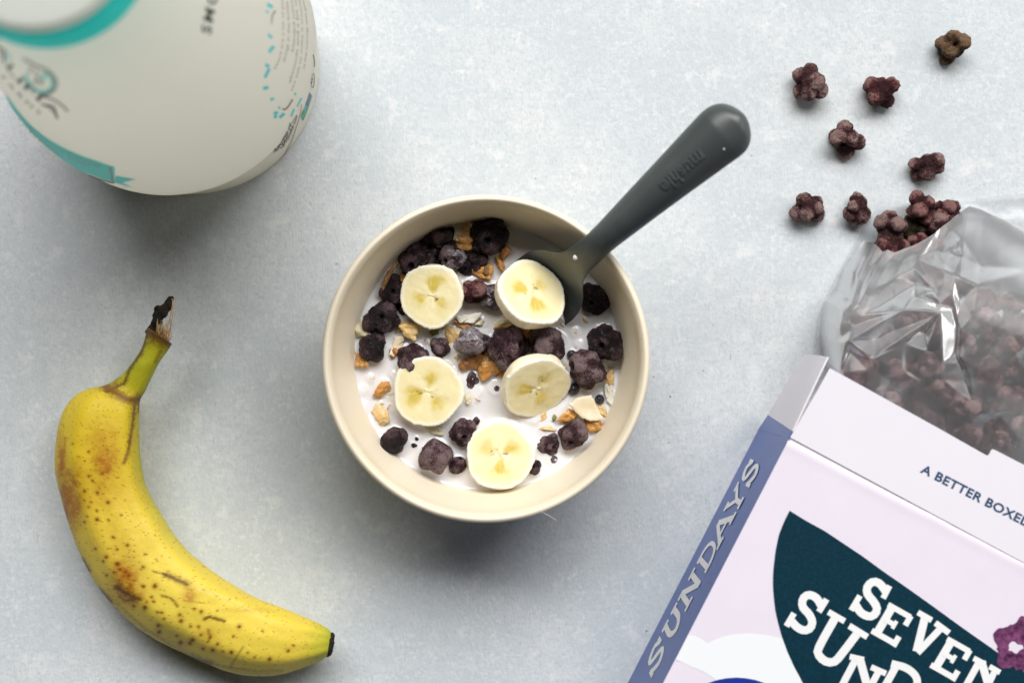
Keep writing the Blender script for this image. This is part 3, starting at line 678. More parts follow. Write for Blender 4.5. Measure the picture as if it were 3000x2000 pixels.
ss = np.concatenate([np.linspace(-346, -300, 14), np.linspace(-297, 560, 190), 560 + (651.5 - 560) * np.sin(np.linspace(.03, np.pi / 2, 30))])
def sm(arr, x, col):   # smooth interpolation (pchip-ish by blurring the linear one a little)
    out = 0; wsum = 0
    for o_, w_ in ((-7, 1), (-3.5, 2), (0, 3), (3.5, 2), (7, 1)):
        f = np.clip(np.minimum((x - arr[0, 0]) / 14, (arr[-1, 0] - x) / 14), 0, 1)
        out = out + w_ * np.interp(x + o_ * f, arr[:, 0], arr[:, col]); wsum += w_
    return out / wsum
Lw, Rw = sm(ST, ss, 1), sm(ST, ss, 2); Zs, Ds, Ts = sm(ZS, ss, 1), sm(DS, ss, 1), sm(TS, ss, 1)
NS = 56; hvec = np.array([.768, -.640]); nvec = np.array([-.640, -.768]); O = np.array([1690., 765.])
def spoon_xy(s, x): # x in -1..1 across
    c = (np.interp(s, ss, Lw) + np.interp(s, ss, Rw)) / 2; w = (np.interp(s, ss, Lw) - np.interp(s, ss, Rw)) / 2
    return O + hvec * s + nvec * (c + w * x)
V = []
for i, s in enumerate(ss):
    for k in range(NS):
        t = 2 * math.pi * k / NS; x = math.cos(t); st = math.sin(t)
        q = O + hvec * s + nvec * ((Lw[i] + Rw[i]) / 2 + (Lw[i] - Rw[i]) / 2 * x)
        e = .62 if s < -30 else .62 + .38 * min(1, (s + 30) / 60)
        z = Zs[i] - Ds[i] * (1 - x * x) + Ts[i] * math.copysign(abs(st) ** e, st)
        V.append(W(q[0], q[1], z))
nS = len(ss); F = [(i * NS + k, (i + 1) * NS + k, (i + 1) * NS + (k + 1) % NS, i * NS + (k + 1) % NS) for i in range(nS - 1) for k in range(NS)]
F.append(tuple(range(NS))); F.append(tuple((nS - 1) * NS + k for k in range(NS))[::-1])
spoon = empty('spoon', W(1690, 765, .0502)); tag(spoon, 'dark grey green silicone spoon resting in the bowl and over its rim', 'spoon')
sb = mesh_obj('spoon_body', V, F, M['spoon']); sb.data.flip_normals(); adopt(sb, spoon)
def spoon_top(P):
    r = P - O; s = r @ hvec; x = r @ nvec; l = np.interp(s, ss, Lw); rt = np.interp(s, ss, Rw); xx = np.clip((x - (l + rt) / 2) / ((l - rt) / 2), -1, 1)
    return np.interp(s, ss, Zs) - np.interp(s, ss, Ds) * (1 - xx * xx) + np.interp(s, ss, Ts) * np.sqrt(1 - xx * xx)

# ---- text helpers
def text_poly(txt, bold=0.0, extrude=0.0, bevel=0.0, shear=0.0, spacing=1.0, res=5):
    cu = bpy.data.curves.new('t', 'FONT'); cu.body = txt; cu.size = 1.0; cu.offset = bold; cu.extrude = extrude; cu.bevel_depth = bevel; cu.bevel_resolution = 2
    cu.shear = shear; cu.space_character = spacing; cu.resolution_u = res
    ob = bpy.data.objects.new('t', cu); C.objects.link(ob); dg = bpy.context.evaluated_depsgraph_get(); dg.update()
    me = ob.evaluated_get(dg).to_mesh(); V = np.array([v.co[:] for v in me.vertices]).reshape(-1, 3); F = [tuple(p.vertices) for p in me.polygons]
    ob.evaluated_get(dg).to_mesh_clear(); C.objects.unlink(ob); bpy.data.objects.remove(ob); bpy.data.curves.remove(cu)
    V[:, 0] -= V[:, 0].min(); return V, F
def subdiv_tri(V, F, maxlen):   # split long triangles so that text can follow a curved surface
    import bmesh
    bm = bmesh.new(); vs = [bm.verts.new(v) for v in V]
    for f in F:
        try: bm.faces.new([vs[i] for i in f])
        except ValueError: pass
    bmesh.ops.triangulate(bm, faces=bm.faces[:])
    for _ in range(4):
        es = [e for e in bm.edges if e.calc_length() > maxlen]
        if not es: break
        bmesh.ops.subdivide_edges(bm, edges=es, cuts=1); bmesh.ops.triangulate(bm, faces=bm.faces[:])
    bm.verts.index_update(); V = np.array([v.co[:] for v in bm.verts]); F = [tuple(v.index for v in f.verts) for f in bm.faces]; bm.free(); return V, F
# embossed word on the handle
V, F = text_poly('mushie', 0, .16, .035, 0, 1.02, 6)
V[:, 0] *= 157 / V[:, 0].max()
p0 = np.array([2062., 455.]); rd = np.array([-.765, .644]); up = np.array([.644, .765])
P = p0 + V[:, :1] * rd + (V[:, 1:2] * 62 - 26) * up
P = p0 + V[:, :1] * rd + (V[:, 1:2] * 62 - 22) * up
zt = spoon_top(P) + np.where(V[:, 2] > 0, .00030, -.0004) * np.minimum(1, np.abs(V[:, 2]) / .195) 
o = mesh_obj('embossed_word', WA(P[:, 0], P[:, 1], zt), F, M['spoon'], smooth=False); adopt(o, spoon)
drop(1687, 754, .00105, float(spoon_top(np.array([[1687., 754.]]))[0]), 'milk_drop', 'white milk drop on the neck of the spoon', flat=.7)
drop(1624, 750, .0003, float(spoon_top(np.array([[1624., 750.]]))[0]), 'fruit_pale', 'tiny tan crumb on the left shoulder of the spoon', 'crumb', 'crumb', .9)
drop(2121, 437, .0003, float(spoon_top(np.array([[2121., 437.]]))[0]) , 'milk_drop', 'tiny milk speck near the end of the spoon handle', flat=.7)

# ------------------------------------------------------------------ banana
za = lambda L_: [(100 + x * .3827, 800 + y * .3827) for x, y in L_]
zb = lambda L_: [(100 + x * .3827, 1400 + y * .3827) for x, y in L_]
left = za([(868, 412), (850, 490), (830, 560), (790, 630), (740, 700), (690, 760), (640, 800), (590, 835), (540, 858), (490, 868), (440, 875), (380, 895), (330, 922), (280, 965), (240, 1020), (210, 1080), (188, 1150), (170, 1250), (160, 1350), (156, 1430), (158, 1510)]) + \
       zb([(175, 30), (200, 130), (225, 220), (258, 330), (292, 435), (335, 545), (380, 640), (440, 755), (500, 850), (570, 935), (640, 1010), (715, 1080), (800, 1150), (880, 1205), (960, 1250), (1060, 1300), (1150, 1340), (1250, 1390), (1350, 1430), (1430, 1462), (1510, 1490), (1600, 1508), (1700, 1516), (1800, 1514), (1900, 1500), (2000, 1472), (2100, 1435), (2170, 1405), (2225, 1378), (2245, 1362)])
right = za([(1056, 540), (1035, 575), (1010, 610), (960, 680), (930, 735), (900, 800), (875, 850), (850, 905), (832, 935), (818, 955), (808, 985), (805, 1050), (803, 1120), (804, 1200), (806, 1280), (812, 1370), (820, 1450), (830, 1510)]) + \
        zb([(842, 10), (858, 60), (880, 110), (915, 180), (960, 250), (1010, 335), (1060, 420), (1130, 505), (1200, 580), (1275, 640), (1350, 700), (1425, 752), (1500, 800), (1600, 862), (1700, 915), (1800, 955), (1900, 990), (2000, 1030), (2080, 1065), (2150, 1095), (2210, 1125), (2250, 1150), (2275, 1182)])
NB, NC = 430, 168
# pair by key matching parameters so that cross-sections stay square to the spine
def keyed(P, keys, n):
    P = np.array(P); d = np.r_[0, np.cumsum(np.linalg.norm(np.diff(P, axis=0), axis=1))]
    kd = []
    for (x, y) in keys: kd.append(d[np.argmin(np.hypot(P[:, 0] - x, P[:, 1] - y))])
    t = np.interp(np.linspace(0, 1, n), np.linspace(0, 1, len(keys)), kd); return np.stack([np.interp(t, d, P[:, i]) for i in (0, 1)], -1)
KL = za([(868, 412), (740, 700), (590, 835), (330, 922), (170, 1250), (158, 1510)]) + zb([(292, 435), (500, 850), (800, 1150), (1150, 1340), (1510, 1490), (1900, 1500), (2245, 1362)])
KR = za([(1056, 540), (960, 680), (850, 905), (808, 985), (804, 1200), (820, 1450)]) + zb([(915, 180), (1060, 420), (1350, 700), (1600, 862), (1800, 955), (2080, 1065), (2275, 1182)])
LP, RP = keyed(left, KL, NB), keyed(right, KR, NB)
def blur(P, k):
    Q = P.copy()
    for _ in range(k): Q[1:-1] = (Q[:-2] + 2 * Q[1:-1] + Q[2:]) / 4
    return Q
LP, RP = blur(LP, 12), blur(RP, 12)
mid = (LP + RP) / 2; hw = np.linalg.norm(LP - RP, axis=1) / 2
acr = (LP - RP) / (2 * hw[:, None])
tn = np.linspace(0, 1, NB); hz = np.minimum(hw * S * .96, .0168)
zc = np.interp(tn, [0, .10, .2, .3, .5, .8, 1], [.023, .021, .0175, .0165, .0165, .0160, .0145])
zc = np.maximum(zc, hz * 1.0)
V = np.zeros((NB, NC, 3)); PXY = np.zeros((NB, NC, 2)); PH = np.zeros((NB, NC))
for k in range(NC):
    a = 2 * math.pi * k / NC
    ridge = .035 * np.cos(5 * (a - 1.05)) + .012 * np.cos(10 * (a - 1.05))
    ca, sa = math.cos(a), math.sin(a); amp = np.interp(tn, [0, .1, .3, .9, 1], [.3, .5, 1, 1, 1.6])
    rr = 1 + (ridge * amp) * (abs(sa) ** .8)
    q = mid + acr * (hw * ca * rr)[:, None]; z = zc + hz * sa * rr
    V[:, k] = WA(q[:, 0], q[:, 1], z); PXY[:, k] = q; PH[:, k] = sa
V += .00010 * fbm(V * 260, 3)[..., None] * np.array([1, 1, 1])
cols = np.zeros((NB, NC, 3)); yellow = np.array([.75, .56, .028]); deep = np.array([.69, .45, .016]); green = np.array([.33, .42, .016])
pale_y = np.array([.83, .66, .12])
g = np.interp(tn, [0, .09, .16, .24, .93, 1], [.45, .7, .5, .0, .0, .75])[:, None, None] * np.ones((NB, NC, 1))
n1 = (.5 + .5 * fbm(np.c_[PXY.reshape(-1, 2) * .012, PH.reshape(-1, 1)], 3)).reshape(NB, NC, 1)
cols = yellow * (1 - n1 * .5) + deep * n1 * .5
pw = np.clip(np.interp(tn, [.4, .6, 1], [0, .55, .4]), 0, 1)[:, None, None]; cols = cols * (1 - pw) + pale_y * pw
inner = np.exp(-((np.linspace(0, 2 * np.pi, NC, endpoint=False) - np.pi) / .55) ** 2)[None, :, None] * np.interp(tn, [.1, .2, .5, .7], [.2, .6, .6, 0])[:, None, None]
gg = np.clip(g + inner * .9, 0, 1); cols = cols * (1 - gg) + green * gg
def paint(mask, c, a=1.0):
    global cols
    w = np.clip(mask, 0, 1)[..., None] * a; cols = cols * (1 - w) + np.array(c) * w
X_, Y_ = PXY[..., 0], PXY[..., 1]; topm = (PH > -.2)
nz = fbm(np.stack([X_ * .06, Y_ * .06, 0 * X_], -1), 4); nf = fbm(np.stack([X_ * .25, Y_ * .25, 0 * X_ + 3], -1), 3)
rust = (.36, .105, .006); dk = (.085, .018, .004)
def blob(cx, cy, rx, ry, c, a, rough=.6, ang=0):
    dx, dy = X_ - cx, Y_ - cy; ca, sa = math.cos(ang), math.sin(ang)
    u = (dx * ca + dy * sa) / rx; v = (-dx * sa + dy * ca) / ry
    paint(np.exp(-(u * u + v * v)) * np.clip(1.0 + rough * (nz + .8 * nf), 0, 1.8) * topm, c, a)
for (x, y, rx, ry, a) in [(540, 1430, 75, 120, .8), (208, 1440, 22, 130, .75), (520, 1240, 130, 90, .25), (330, 1500, 60, 60, .3)]:
    cx, cy = za([(x, y)])[0]; blob(cx, cy, rx * .3827 * 1.35, ry * .3827 * 1.35, rust, min(1, a * 1.15))
for (x, y, rx, ry, a) in [(270, 100, 60, 130, .75), (310, 260, 40, 90, .8), (240, 250, 22, 150, .8), (700, 770, 75, 110, .85), (740, 900, 80, 50, .6), (560, 130, 180, 110, .28), (640, 480, 160, 110, .22), (1195, 890, 42, 42, .7), (1330, 1190, 60, 40, .35), (1650, 1010, 130, 14, .25)]:
    cx, cy = zb([(x, y)])[0]; blob(cx, cy, rx * .3827 * 1.35, ry * .3827 * 1.35, rust, min(1, a * 1.15))
def line(pts, w, c, a, rough=.7):
    P = resample(np.array(pts, float), 40); D = np.full(X_.shape, 1e9)
    m = (X_ > P[:, 0].min() - 40) & (X_ < P[:, 0].max() + 40) & (Y_ > P[:, 1].min() - 40) & (Y_ < P[:, 1].max() + 40)
    xs, ys = X_[m], Y_[m]; d = np.sqrt(((xs[:, None] - P[None, :, 0]) ** 2 + (ys[:, None] - P[None, :, 1]) ** 2)).min(1)
    mask = np.zeros(X_.shape); mask[m] = np.exp(-(d / (1.3 * w * (1 + rough * nf[m]))) ** 2); paint(mask * topm, c, a)
line(za([(872, 425), (825, 600), (730, 740), (690, 840), (560, 905)]), 5, (.08, .03, .008), .95)
line(za([(545, 872), (640, 925), (715, 968), (808, 972)]), 12, (.17, .065, .012), .95)
line(za([(770, 985), (755, 1150), (722, 1350), (690, 1450)]), 4.5, (.16, .05, .01), .95)
line(za([(806, 960), (803, 1060)]), 4, (.10, .04, .01), .8)
line(za([(868, 440), (950, 490), (1052, 540)]), 20, (.13, .05, .014), 1.0)
line(za([(640, 800), (600, 880), (545, 872)]), 6, (.22, .09, .02), .6)
line(za([(960, 600), (930, 680)]), 4, (.2, .08, .02), .6)
line(zb([(910, 712), (1010, 738)]), 2.6, dk, .85); line(zb([(1010, 740), (1090, 775), (1170, 812)]), 7, dk, .9)
line(zb([(620, 832), (690, 872), (750, 905), (810, 926)]), 6, dk, .85); line(zb([(650, 905), (700, 940), (760, 930)]), 4.5, dk, .6)
line(zb([(1305, 1078), (1340, 1058), (1460, 1092)]), 4.2, dk, .9); line(zb([(980, 897), (1040, 915), (1075, 945), (1095, 980)]), 3.0, dk, .85)
line(zb([(1600, 1288), (1500, 1440)]), 2.2, dk, .55); line(zb([(1140, 932), (1300, 955)]), 1.6, (.3, .12, .02), .7)
line(zb([(1180, 1362), (1350, 1415)]), 6, dk, .85); line(zb([(370, 620), (425, 705)]), 5, dk, .8); line(zb([(500, 850), (590, 942)]), 5, dk, .8)
line(zb([(1350, 1415), (1520, 1448), (1700, 1475), (1900, 1470)]), 2.4, (.3, .13, .02), .6); line(zb([(640, 960), (850, 1150), (1150, 1340)]), 2.4, (.3, .13, .02), .6)
line(zb([(1250, 850), (1500, 930), (1750, 1050)]), 3.5, (.80, .70, .22), .5); line(zb([(1290, 850), (1700, 1035), (1800, 1060)]), 1.6, (.42, .22, .05), .4)  # pale stroke: ridge highlight painted into the peel colour
line(zb([(1330, 1160), (1350, 1215), (1330, 1250)]), 3.0, dk, .7); line(za([(240, 1260), (215, 1500)]), 3, rust, .6)
SP = [(447, 20, 10), (386, 98, 12), (485, 110, 12), (565, 185, 14), (418, 220, 9), (480, 250, 10), (483, 316, 15), (570, 320, 9), (402, 292, 7), (386, 337, 9), (667, 283, 8), (605, 452, 12), (714, 514, 12), (470, 540, 10), (553, 602, 14), (528, 637, 9), (850, 582, 9), (640, 656, 20), (656, 698, 13), (702, 716, 13), (725, 744, 15), (833, 680, 12), (555, 742, 10), (610, 718, 9), (836, 828, 13), (925, 826, 17), (770, 780, 8), (635, 545, 10), (900, 908, 10), (915, 942, 12), (862, 944, 8), (849, 988, 17), (763, 977, 10), (975, 1028, 12), (943, 1025, 9), (995, 1075, 9), (1115, 1046, 12), (1125, 1092, 16), (951, 1127, 15), (956, 1175, 15), (1122, 1258, 17), (1212, 1237, 16), (1192, 1262, 14), (1295, 1303, 12), (1368, 1314, 14), (1404, 1268, 11), (1447, 1325, 8), (1510, 1330, 14), (1280, 1018, 12), (1227, 1000, 9), (1570, 1135, 15), (1525, 1210, 10), (1402, 1015, 7), (1803, 1385, 14), (1945, 1320, 12), (1985, 1280, 8), (1635, 1335, 8), (1687, 1370, 8), (1748, 1167, 8), (1198, 1133, 9), (1258, 1135, 11), (934, 622, 6), (1497, 926, 5), (1090, 1205, 9), (1275, 1200, 9), (1350, 1215, 9), (385, 170, 7), (435, 185, 8)]
SPA = [(296, 1305, 7), (417, 1367, 8), (343, 1404, 6), (387, 1436, 6), (418, 1552, 12), (520, 1532, 9)]
spots = [(*zb([(x, y)])[0], r * .3827) for x, y, r in SP] + [(*za([(x, y)])[0], r * .3827) for x, y, r in SPA]
for (x, y, r) in spots:
    d = np.hypot(X_ - x, Y_ - y) * (1 + .25 * nf)
    paint(np.exp(-(d / (r * 1.5)) ** 2) * topm, (.40, .13, .008), .85); paint(np.exp(-(d / (r * .92)) ** 4) * topm, dk, .9)
rs = np.random.default_rng(5)
for _ in range(900):
    i = rs.integers(60, 420); k = rs.integers(4, 80); x, y = X_[i, k], Y_[i, k]; r = rs.uniform(.8, 1.9)
    if rs.random() > np.interp(i / NB, [.15, .3, .55, .7, 1], [.5, 1, 1, .5, .5]): continue
    sl = (slice(max(0, i - 5), i + 6), slice(max(0, k - 5), k + 6)); d = np.hypot(X_[sl] - x, Y_[sl] - y); w = np.exp(-(d / r) ** 2)[..., None] * .6
    cols[sl] = cols[sl] * (1 - w) + np.array([.20, .06, .012]) * w
banana = empty('banana', W(300, 1500, 0)); tag(banana, 'ripe yellow banana with brown spots lying left of the bowl', 'banana')
Vb = V.reshape(-1, 3); F = [(i * NC + k, i * NC + (k + 1) % NC, (i + 1) * NC + (k + 1) % NC, (i + 1) * NC + k) for i in range(NB - 1) for k in range(NC)]
F.append(tuple(range(NC))[::-1]); F.append(tuple((NB - 1) * NC + k for k in range(NC)))
pe = mesh_obj('peel', Vb, F, M['peel']); set_col(pe, np.clip(cols.reshape(-1, 3), 0, 1)); pe.data.flip_normals(); adopt(pe, banana)
# blossom end
c0 = V[-1].mean(0); dirw = V[-1].mean(0) - V[-12].mean(0); dirw /= np.linalg.norm(dirw)
ring = V[-1]; Vt = []; layers = [(1.00, -.0008), (1.03, .0), (1.03, .0006), (.93, .0013), (.6, .0017), (.02, .0014)]
for k in range(NC):
    for s_, d_ in layers:
        p = c0 + (ring[k] - c0) * s_ + dirw * d_; p = p + .0007 * fbm(np.array(p) * 700, 3) * (1 if s_ < 1.02 else .5); Vt.append(p)
o = mesh_obj('blossom_end', Vt, grid_faces(NC, len(layers), True), M['stem_black']); adopt(o, banana)
# dried stem end
def pz(x, y, z): return W(*za([(x, y)])[0], z)
V1, F1 = tube([pz(905, 470, .021), pz(930, 410, .0225), pz(955, 345, .0235), pz(985, 290, .0235), pz(1025, 245, .0225), pz(1050, 200, .021), pz(1052, 178, .0205)], lambda t: .0021 * np.interp(t, [0, .3, .6, .8, 1], [1.3, .85, 1.0, .62, .35]), 18)
V1 = V1 + .0011 * np.stack([fbm(V1 * 420 + i * 11, 4) for i in range(3)], -1); o = mesh_obj('dried_stem', V1, F1, M['stem_black']); adopt(o, banana)
V1, F1 = tube([pz(985, 300, .0235), pz(950, 268, .024), pz(928, 285, .023)], lambda t: .0016 * (1 - .6 * t), 12)
V1 = V1 + .0008 * np.stack([fbm(V1 * 500 + i * 11, 4) for i in range(3)], -1); o = mesh_obj('dried_stem', V1, F1, M['stem_black']); adopt(o, banana)
rs = np.random.default_rng(9); AV = []; AF = []
for i in range(46):
    t = rs.random(); sx, sy = 925 + 105 * t, 440 + 85 * t + rs.normal(0, 6); ln = rs.uniform(60, 130); a = math.radians(rs.uniform(-98, -62))
    ex, ey = sx + math.cos(a) * ln * 1.0, sy + math.sin(a) * ln; z0 = .0225 + rs.uniform(-.002, .003)
    v, f = tube([pz(sx, sy, z0), pz((sx + ex) / 2 + rs.normal(0, 5), (sy + ey) / 2, z0 + .001), pz(ex, ey, z0 + rs.uniform(-.001, .002))], lambda t: .00026 * (1 - .7 * t), 5)
    off = sum(len(x) for x in AV); AV.append(v); AF += [tuple(q + off for q in ff) for ff in f]
for i in range(3):   # frayed strands along the black twist
    sx, sy = 1060 - 6 * i, 360 - 20 * i
    v, f = tube([pz(1030 + rs.normal(0, 8), 400, .024), pz(1050 + rs.normal(0, 5), 320, .025), pz(1062 + rs.normal(0, 4), 245, .024), pz(1066 + rs.normal(0, 8), 178 + rs.uniform(-5, 20), .0225)], .00016, 5)
    off = sum(len(x) for x in AV); AV.append(v); AF += [tuple(q + off for q in ff) for ff in f]
o = mesh_obj('stem_fibres', np.vstack(AV), AF, M['fibre']); adopt(o, banana)

# ------------------------------------------------------------------ bottle
bax, bay, _ = W(565, 198, 0)
BP = [(.001, .0), (300 * S, .0), (340 * S, .0), (354 * S, .0), (365 * S, .0004), (371 * S, .0015), (374 * S, .005), (376 * S, .012), (384 * S, .024), (396 * S, .0370), (404.8 * S, .0452), (406.3 * S, .0462), (406.3 * S, .0470), (406 * S, .055), (404.5 * S, .063), (399 * S, .073), (389 * S, .083), (374 * S, .094), (352 * S, .107), (325 * S, .122), (293 * S, .139), (262 * S, .156), (232 * S, .174), (214 * S, .187), (211 * S, .1885)]
bp = catmull(BP, 120)
for k_ in ('cap', 'teal', 'teal_print', 'cyan_print', 'brown_print', 'white_print'):
    c_ = M[k_].node_tree.nodes['Principled BSDF'].inputs['Base Color'].default_value[:3]; M[k_ + '_thin'] = M[k_].copy(); thin_wall(M[k_ + '_thin'], .5, c_)
M['cap'], M['teal'] = M['cap_thin'], M['teal_thin']
bottle = empty('milk_bottle', (bax, bay, 0)); tag(bottle, 'cream plastic milk bottle with teal neck band, upper left', 'bottle')
M['bottle_base'] = simple('cream_bottle_base_shaded', (.80, .77, .68), .45, .3, (.81, .78, .69), 12); thin_wall(M['bottle_base'], .20, (.80, .77, .66))  # base wall faces down and away: its shade is put into a darker cream
ic = int(np.argmax(bp[:, 1] >= .0460))
V, F = lathe([tuple(p) for p in bp[:ic + 1]] + [(404 * S, .0467)], 200); mesh_obj('bottle_base', V, F, M['bottle_base'], bottle)
V, F = lathe([(402 * S, .0461), (405.6 * S, .0461), (407.3 * S, .0465)] + [tuple(p) for p in bp[ic + 1:] if p[1] > .0469], 200); o = mesh_obj('bottle_body', V, F, M['bottle'], bottle)
V, F = lathe([(209 * S, .1880), (214.5 * S, .1884), (215.5 * S, .1900), (214 * S, .1920), (209 * S, .1955), (203 * S, .1980), (198 * S, .1990), (190 * S, .1990)], 160); mesh_obj('neck_band', V, F, M['teal'], bottle)
V, F = lathe([tuple(p) for p in catmull([(197 * S, .1985), (199 * S, .1995), (197.5 * S, .2012), (192 * S, .2024), (180 * S, .2030), (120 * S, .2034), (60 * S, .2035), (.0002, .2035)], 60)], 160); mesh_obj('bottle_cap', V, F, M['cap'], bottle)
prz = np.array([p[1] for p in BP]); prr = np.array([p[0] for p in BP]); ordz = np.argsort(bp[:, 1], kind='stable')
PZ, PR = prz[4:], prr[4:]; PZ, PR = bp[bp[:, 1] > .0012][:, 1], bp[bp[:, 1] > .0012][:, 0]
def on_bottle(P, off=.00022):
    P = np.asarray(P, float); zs = np.linspace(.196, .001, 1400); R = np.interp(zs, PZ, PR) + off
    k = (H - zs) / H; out = np.zeros((len(P), 3))
    for i, (px, py) in enumerate(P):
        x = (px - 1500) * S * k - bax; y = -(py - 1000) * S * k - bay; d = np.hypot(x, y) - R
        j = np.argmax(d <= 0)
        if d[j] > 0: j = np.argmin(d); t = 0
        elif j > 0: t = d[j - 1] / (d[j - 1] - d[j]) - 1
        else: t = 0
        z = zs[j] + t * (zs[j] - zs[j - 1] if j > 0 else 0)
        kk = (H - z) / H; X = (px - 1500) * S * kk - bax; Y = -(py - 1000) * S * kk - bay
        rr_ = math.hypot(X, Y); R_ = np.interp(z, PZ, PR) + off; out[i] = (bax + X / rr_ * R_, bay + Y / rr_ * R_, z)
    return out
def on_bottle_obj(name, P, F, mat, off=.00022):
    o = mesh_obj(name, on_bottle(P, off), F, M.get(mat + '_thin', M[mat]), smooth=False); adopt(o, bottle); return o
def path_text(txt, path, cap, bold=.0, shear=0, width=None, updir=None, spacing=1.0, maxlen=.25):
    V, F = text_poly(txt, bold, 0, 0, shear, spacing, 3); V, F = subdiv_tri(V, F, maxlen)
    P = np.asarray(path, float); P = resample(catmull(P, 40) if len(P) > 2 else P, 60); d = np.r_[0, np.cumsum(np.linalg.norm(np.diff(P, axis=0), axis=1))]
    w = width or d[-1]; u = V[:, 0] / V[:, 0].max() * w; T = np.gradient(P, axis=0); T /= np.linalg.norm(T, axis=1)[:, None]
    X = np.stack([np.interp(u, d, P[:, i]) for i in (0, 1)], -1); TT = np.stack([np.interp(u, d, T[:, i]) for i in (0, 1)], -1)
    U = np.stack([TT[:, 1], -TT[:, 0]], -1) if updir is None else np.repeat(np.array([updir], float), len(u), 0)
    return X + U * (V[:, 1:2] / .73 * cap), F
def strip(pts, w, n=30, curve=True):
    P = resample(catmull(pts, 60) if curve and len(pts) > 2 else np.array(pts, float), n); T = np.gradient(P, axis=0); T /= np.linalg.norm(T, axis=1)[:, None]
    Nn = np.stack([T[:, 1], -T[:, 0]], -1); ww = np.array([w(i / (n - 1)) if callable(w) else w for i in range(n)])[:, None] / 2
    V = np.stack([P + Nn * ww, P - Nn * ww], 1).reshape(-1, 2); return V, [(2 * i, 2 * i + 1, 2 * i + 3, 2 * i + 2) for i in range(n - 1)]
zc3 = lambda L_: [(x * .3189, 100 + y * .3189) for x, y in L_]
# big word running upwards
P, F = path_text('SMOOTH', [(617, 103), (626, 50), (637, -5), (650, -60), (680, -165)], 30, .02, .15, spacing=1.3); on_bottle_obj('printed_word', P, F, 'black_print')
# brand words, left side
P, F = path_text('CALIFIA', [(-40, 60), (-8, 150), (40, 230), (98, 285), (172, 352)], 21, .01, 0); on_bottle_obj('printed_word', P, F, 'black_print')
P, F = path_text('FARMS', [(2, 228), (45, 275), (85, 315), (116, 338)], 13, .0, 0, spacing=1.5); on_bottle_obj('printed_word', P, F, 'brown_print')
P, F = strip(zc3([(380, 570), (480, 600), (560, 650), (625, 710)]), 6); on_bottle_obj('printed_line', P, F, 'brown_print')
# emblem
P, F = strip(zc3([(235, 370), (250, 440), (320, 510), (400, 535), (470, 500), (485, 430), (440, 360), (390, 400), (405, 440)]), 10, 60); on_bottle_obj('printed_emblem', P, F, 'teal_print')
P, F = strip(zc3([(210, 230), (330, 290), (440, 340), (515, 430), (500, 510), (420, 560), (360, 550)]), 7, 50); on_bottle_obj('printed_emblem', P, F, 'brown_print')
for q in ([(60, 170), (95, 245)], [(290, 300), (270, 360)], [(330, 330), (350, 420), (390, 470)], [(300, 420), (340, 460)]):
    P, F = strip(zc3(q), 6); on_bottle_obj('printed_emblem', P, F, 'teal_print' if q[0][0] < 100 else 'brown_print')
# ribbon with word
rt = zc3([(60, 560), (180, 720), (300, 850), (440, 960), (600, 1050), (760, 1120), (920, 1175), (1055, 1222)])
rb = zc3([(60, 590), (150, 760), (250, 900), (400, 1035), (560, 1165), (700, 1240), (880, 1310), (1050, 1362)])
a_, b_ = resample(catmull(rt, 60), 50), resample(catmull(rb, 60), 50)
P = np.stack([a_ + (b_ - a_) * t for t in np.linspace(0, 1, 7)], 1).reshape(-1, 2); on_bottle_obj('printed_ribbon', P, grid_faces(50, 7), 'teal_print')
P = np.array(zc3([(1062, 1300), (1250, 1332), (1125, 1366), (1240, 1418), (1050, 1366)])); on_bottle_obj('printed_ribbon', P, [(0, 1, 2), (0, 2, 4), (2, 3, 4)], 'teal_print')
P, F = strip(zc3([(812, 1297), (900, 1330), (1000, 1358), (1050, 1368)]), 4); on_bottle_obj('printed_line', P, F, 'black_print', .0003)
P, F = strip(zc3([(1012, 1225), (1035, 1355)]), 8); on_bottle_obj('printed_line', P, F, 'white_print', .00032)
P, F = path_text('UNSWEETENED', zc3([(170, 800), (300, 935), (450, 1060), (600, 1140), (760, 1205), (905, 1245)]), 17, .0, 0, updir=(.3, -.95)); on_bottle_obj('printed_word', P, F, 'white_print', .0007)
# right side small print
q1 = lambda L_: [(760 + x / 5.6, y / 5.6) for x, y in L_]; q2 = lambda L_: [(760 + x / 5.6, 220 + y / 5.6) for x, y in L_]
for (a, b_, w) in [((130, 70), (215, 125), 9), ((105, 195), (155, 205), 6), ((145, 570), (205, 625), 7), ((235, 760), (160, 860), 9), ((100, 1060), (165, 1100), 8), ((165, 1130), (90, 1275), 8), ((60, 1455), (150, 1435), 9)]:
    P, F = strip(q1([a, b_]), w, 8); on_bottle_obj('printed_dash', P, F, 'cyan_print')
P, F = strip(q1([(265, 180), (215, 260), (200, 400)]), lambda t: 5 * (1 - .5 * t)); on_bottle_obj('printed_smile', P, F, 'brown_print')
for i, (txt, pth, c) in enumerate([
    ('There are a lot of plants', [(265, 1160), (345, 960), (390, 720), (405, 450), (395, 100), (380, -150)], 7),
    ('things in this bottle and', [(420, 1030), (480, 760), (500, 500), (485, 200), (455, -60), (430, -200)], 8),
    ('blended smooth', [(560, 850), (590, 600), (580, 300), (545, 40), (520, -150)], 7.5),
    ('almonds and a bit of', [(510, 1370), (610, 1010), (650, 620), (640, 300), (600, -40)], 7.5),
    ('sea salt to make it creamy', [(540, 1500), (640, 1200), (690, 980), (715, 600), (700, 200), (660, -20)], 6),
    ('so that mornings taste good', [(740, 1140), (790, 800), (795, 500), (770, 200), (720, -20)], 6)]):
    P, F = path_text(txt, q1(pth), c, .0, maxlen=.6); on_bottle_obj('printed_line', P, F, 'brown_print')
P, F = strip(q2([(375, 555), (420, 565), (480, 510), (545, 400)]), 5); on_bottle_obj('printed_smile', P, F, 'brown_print')
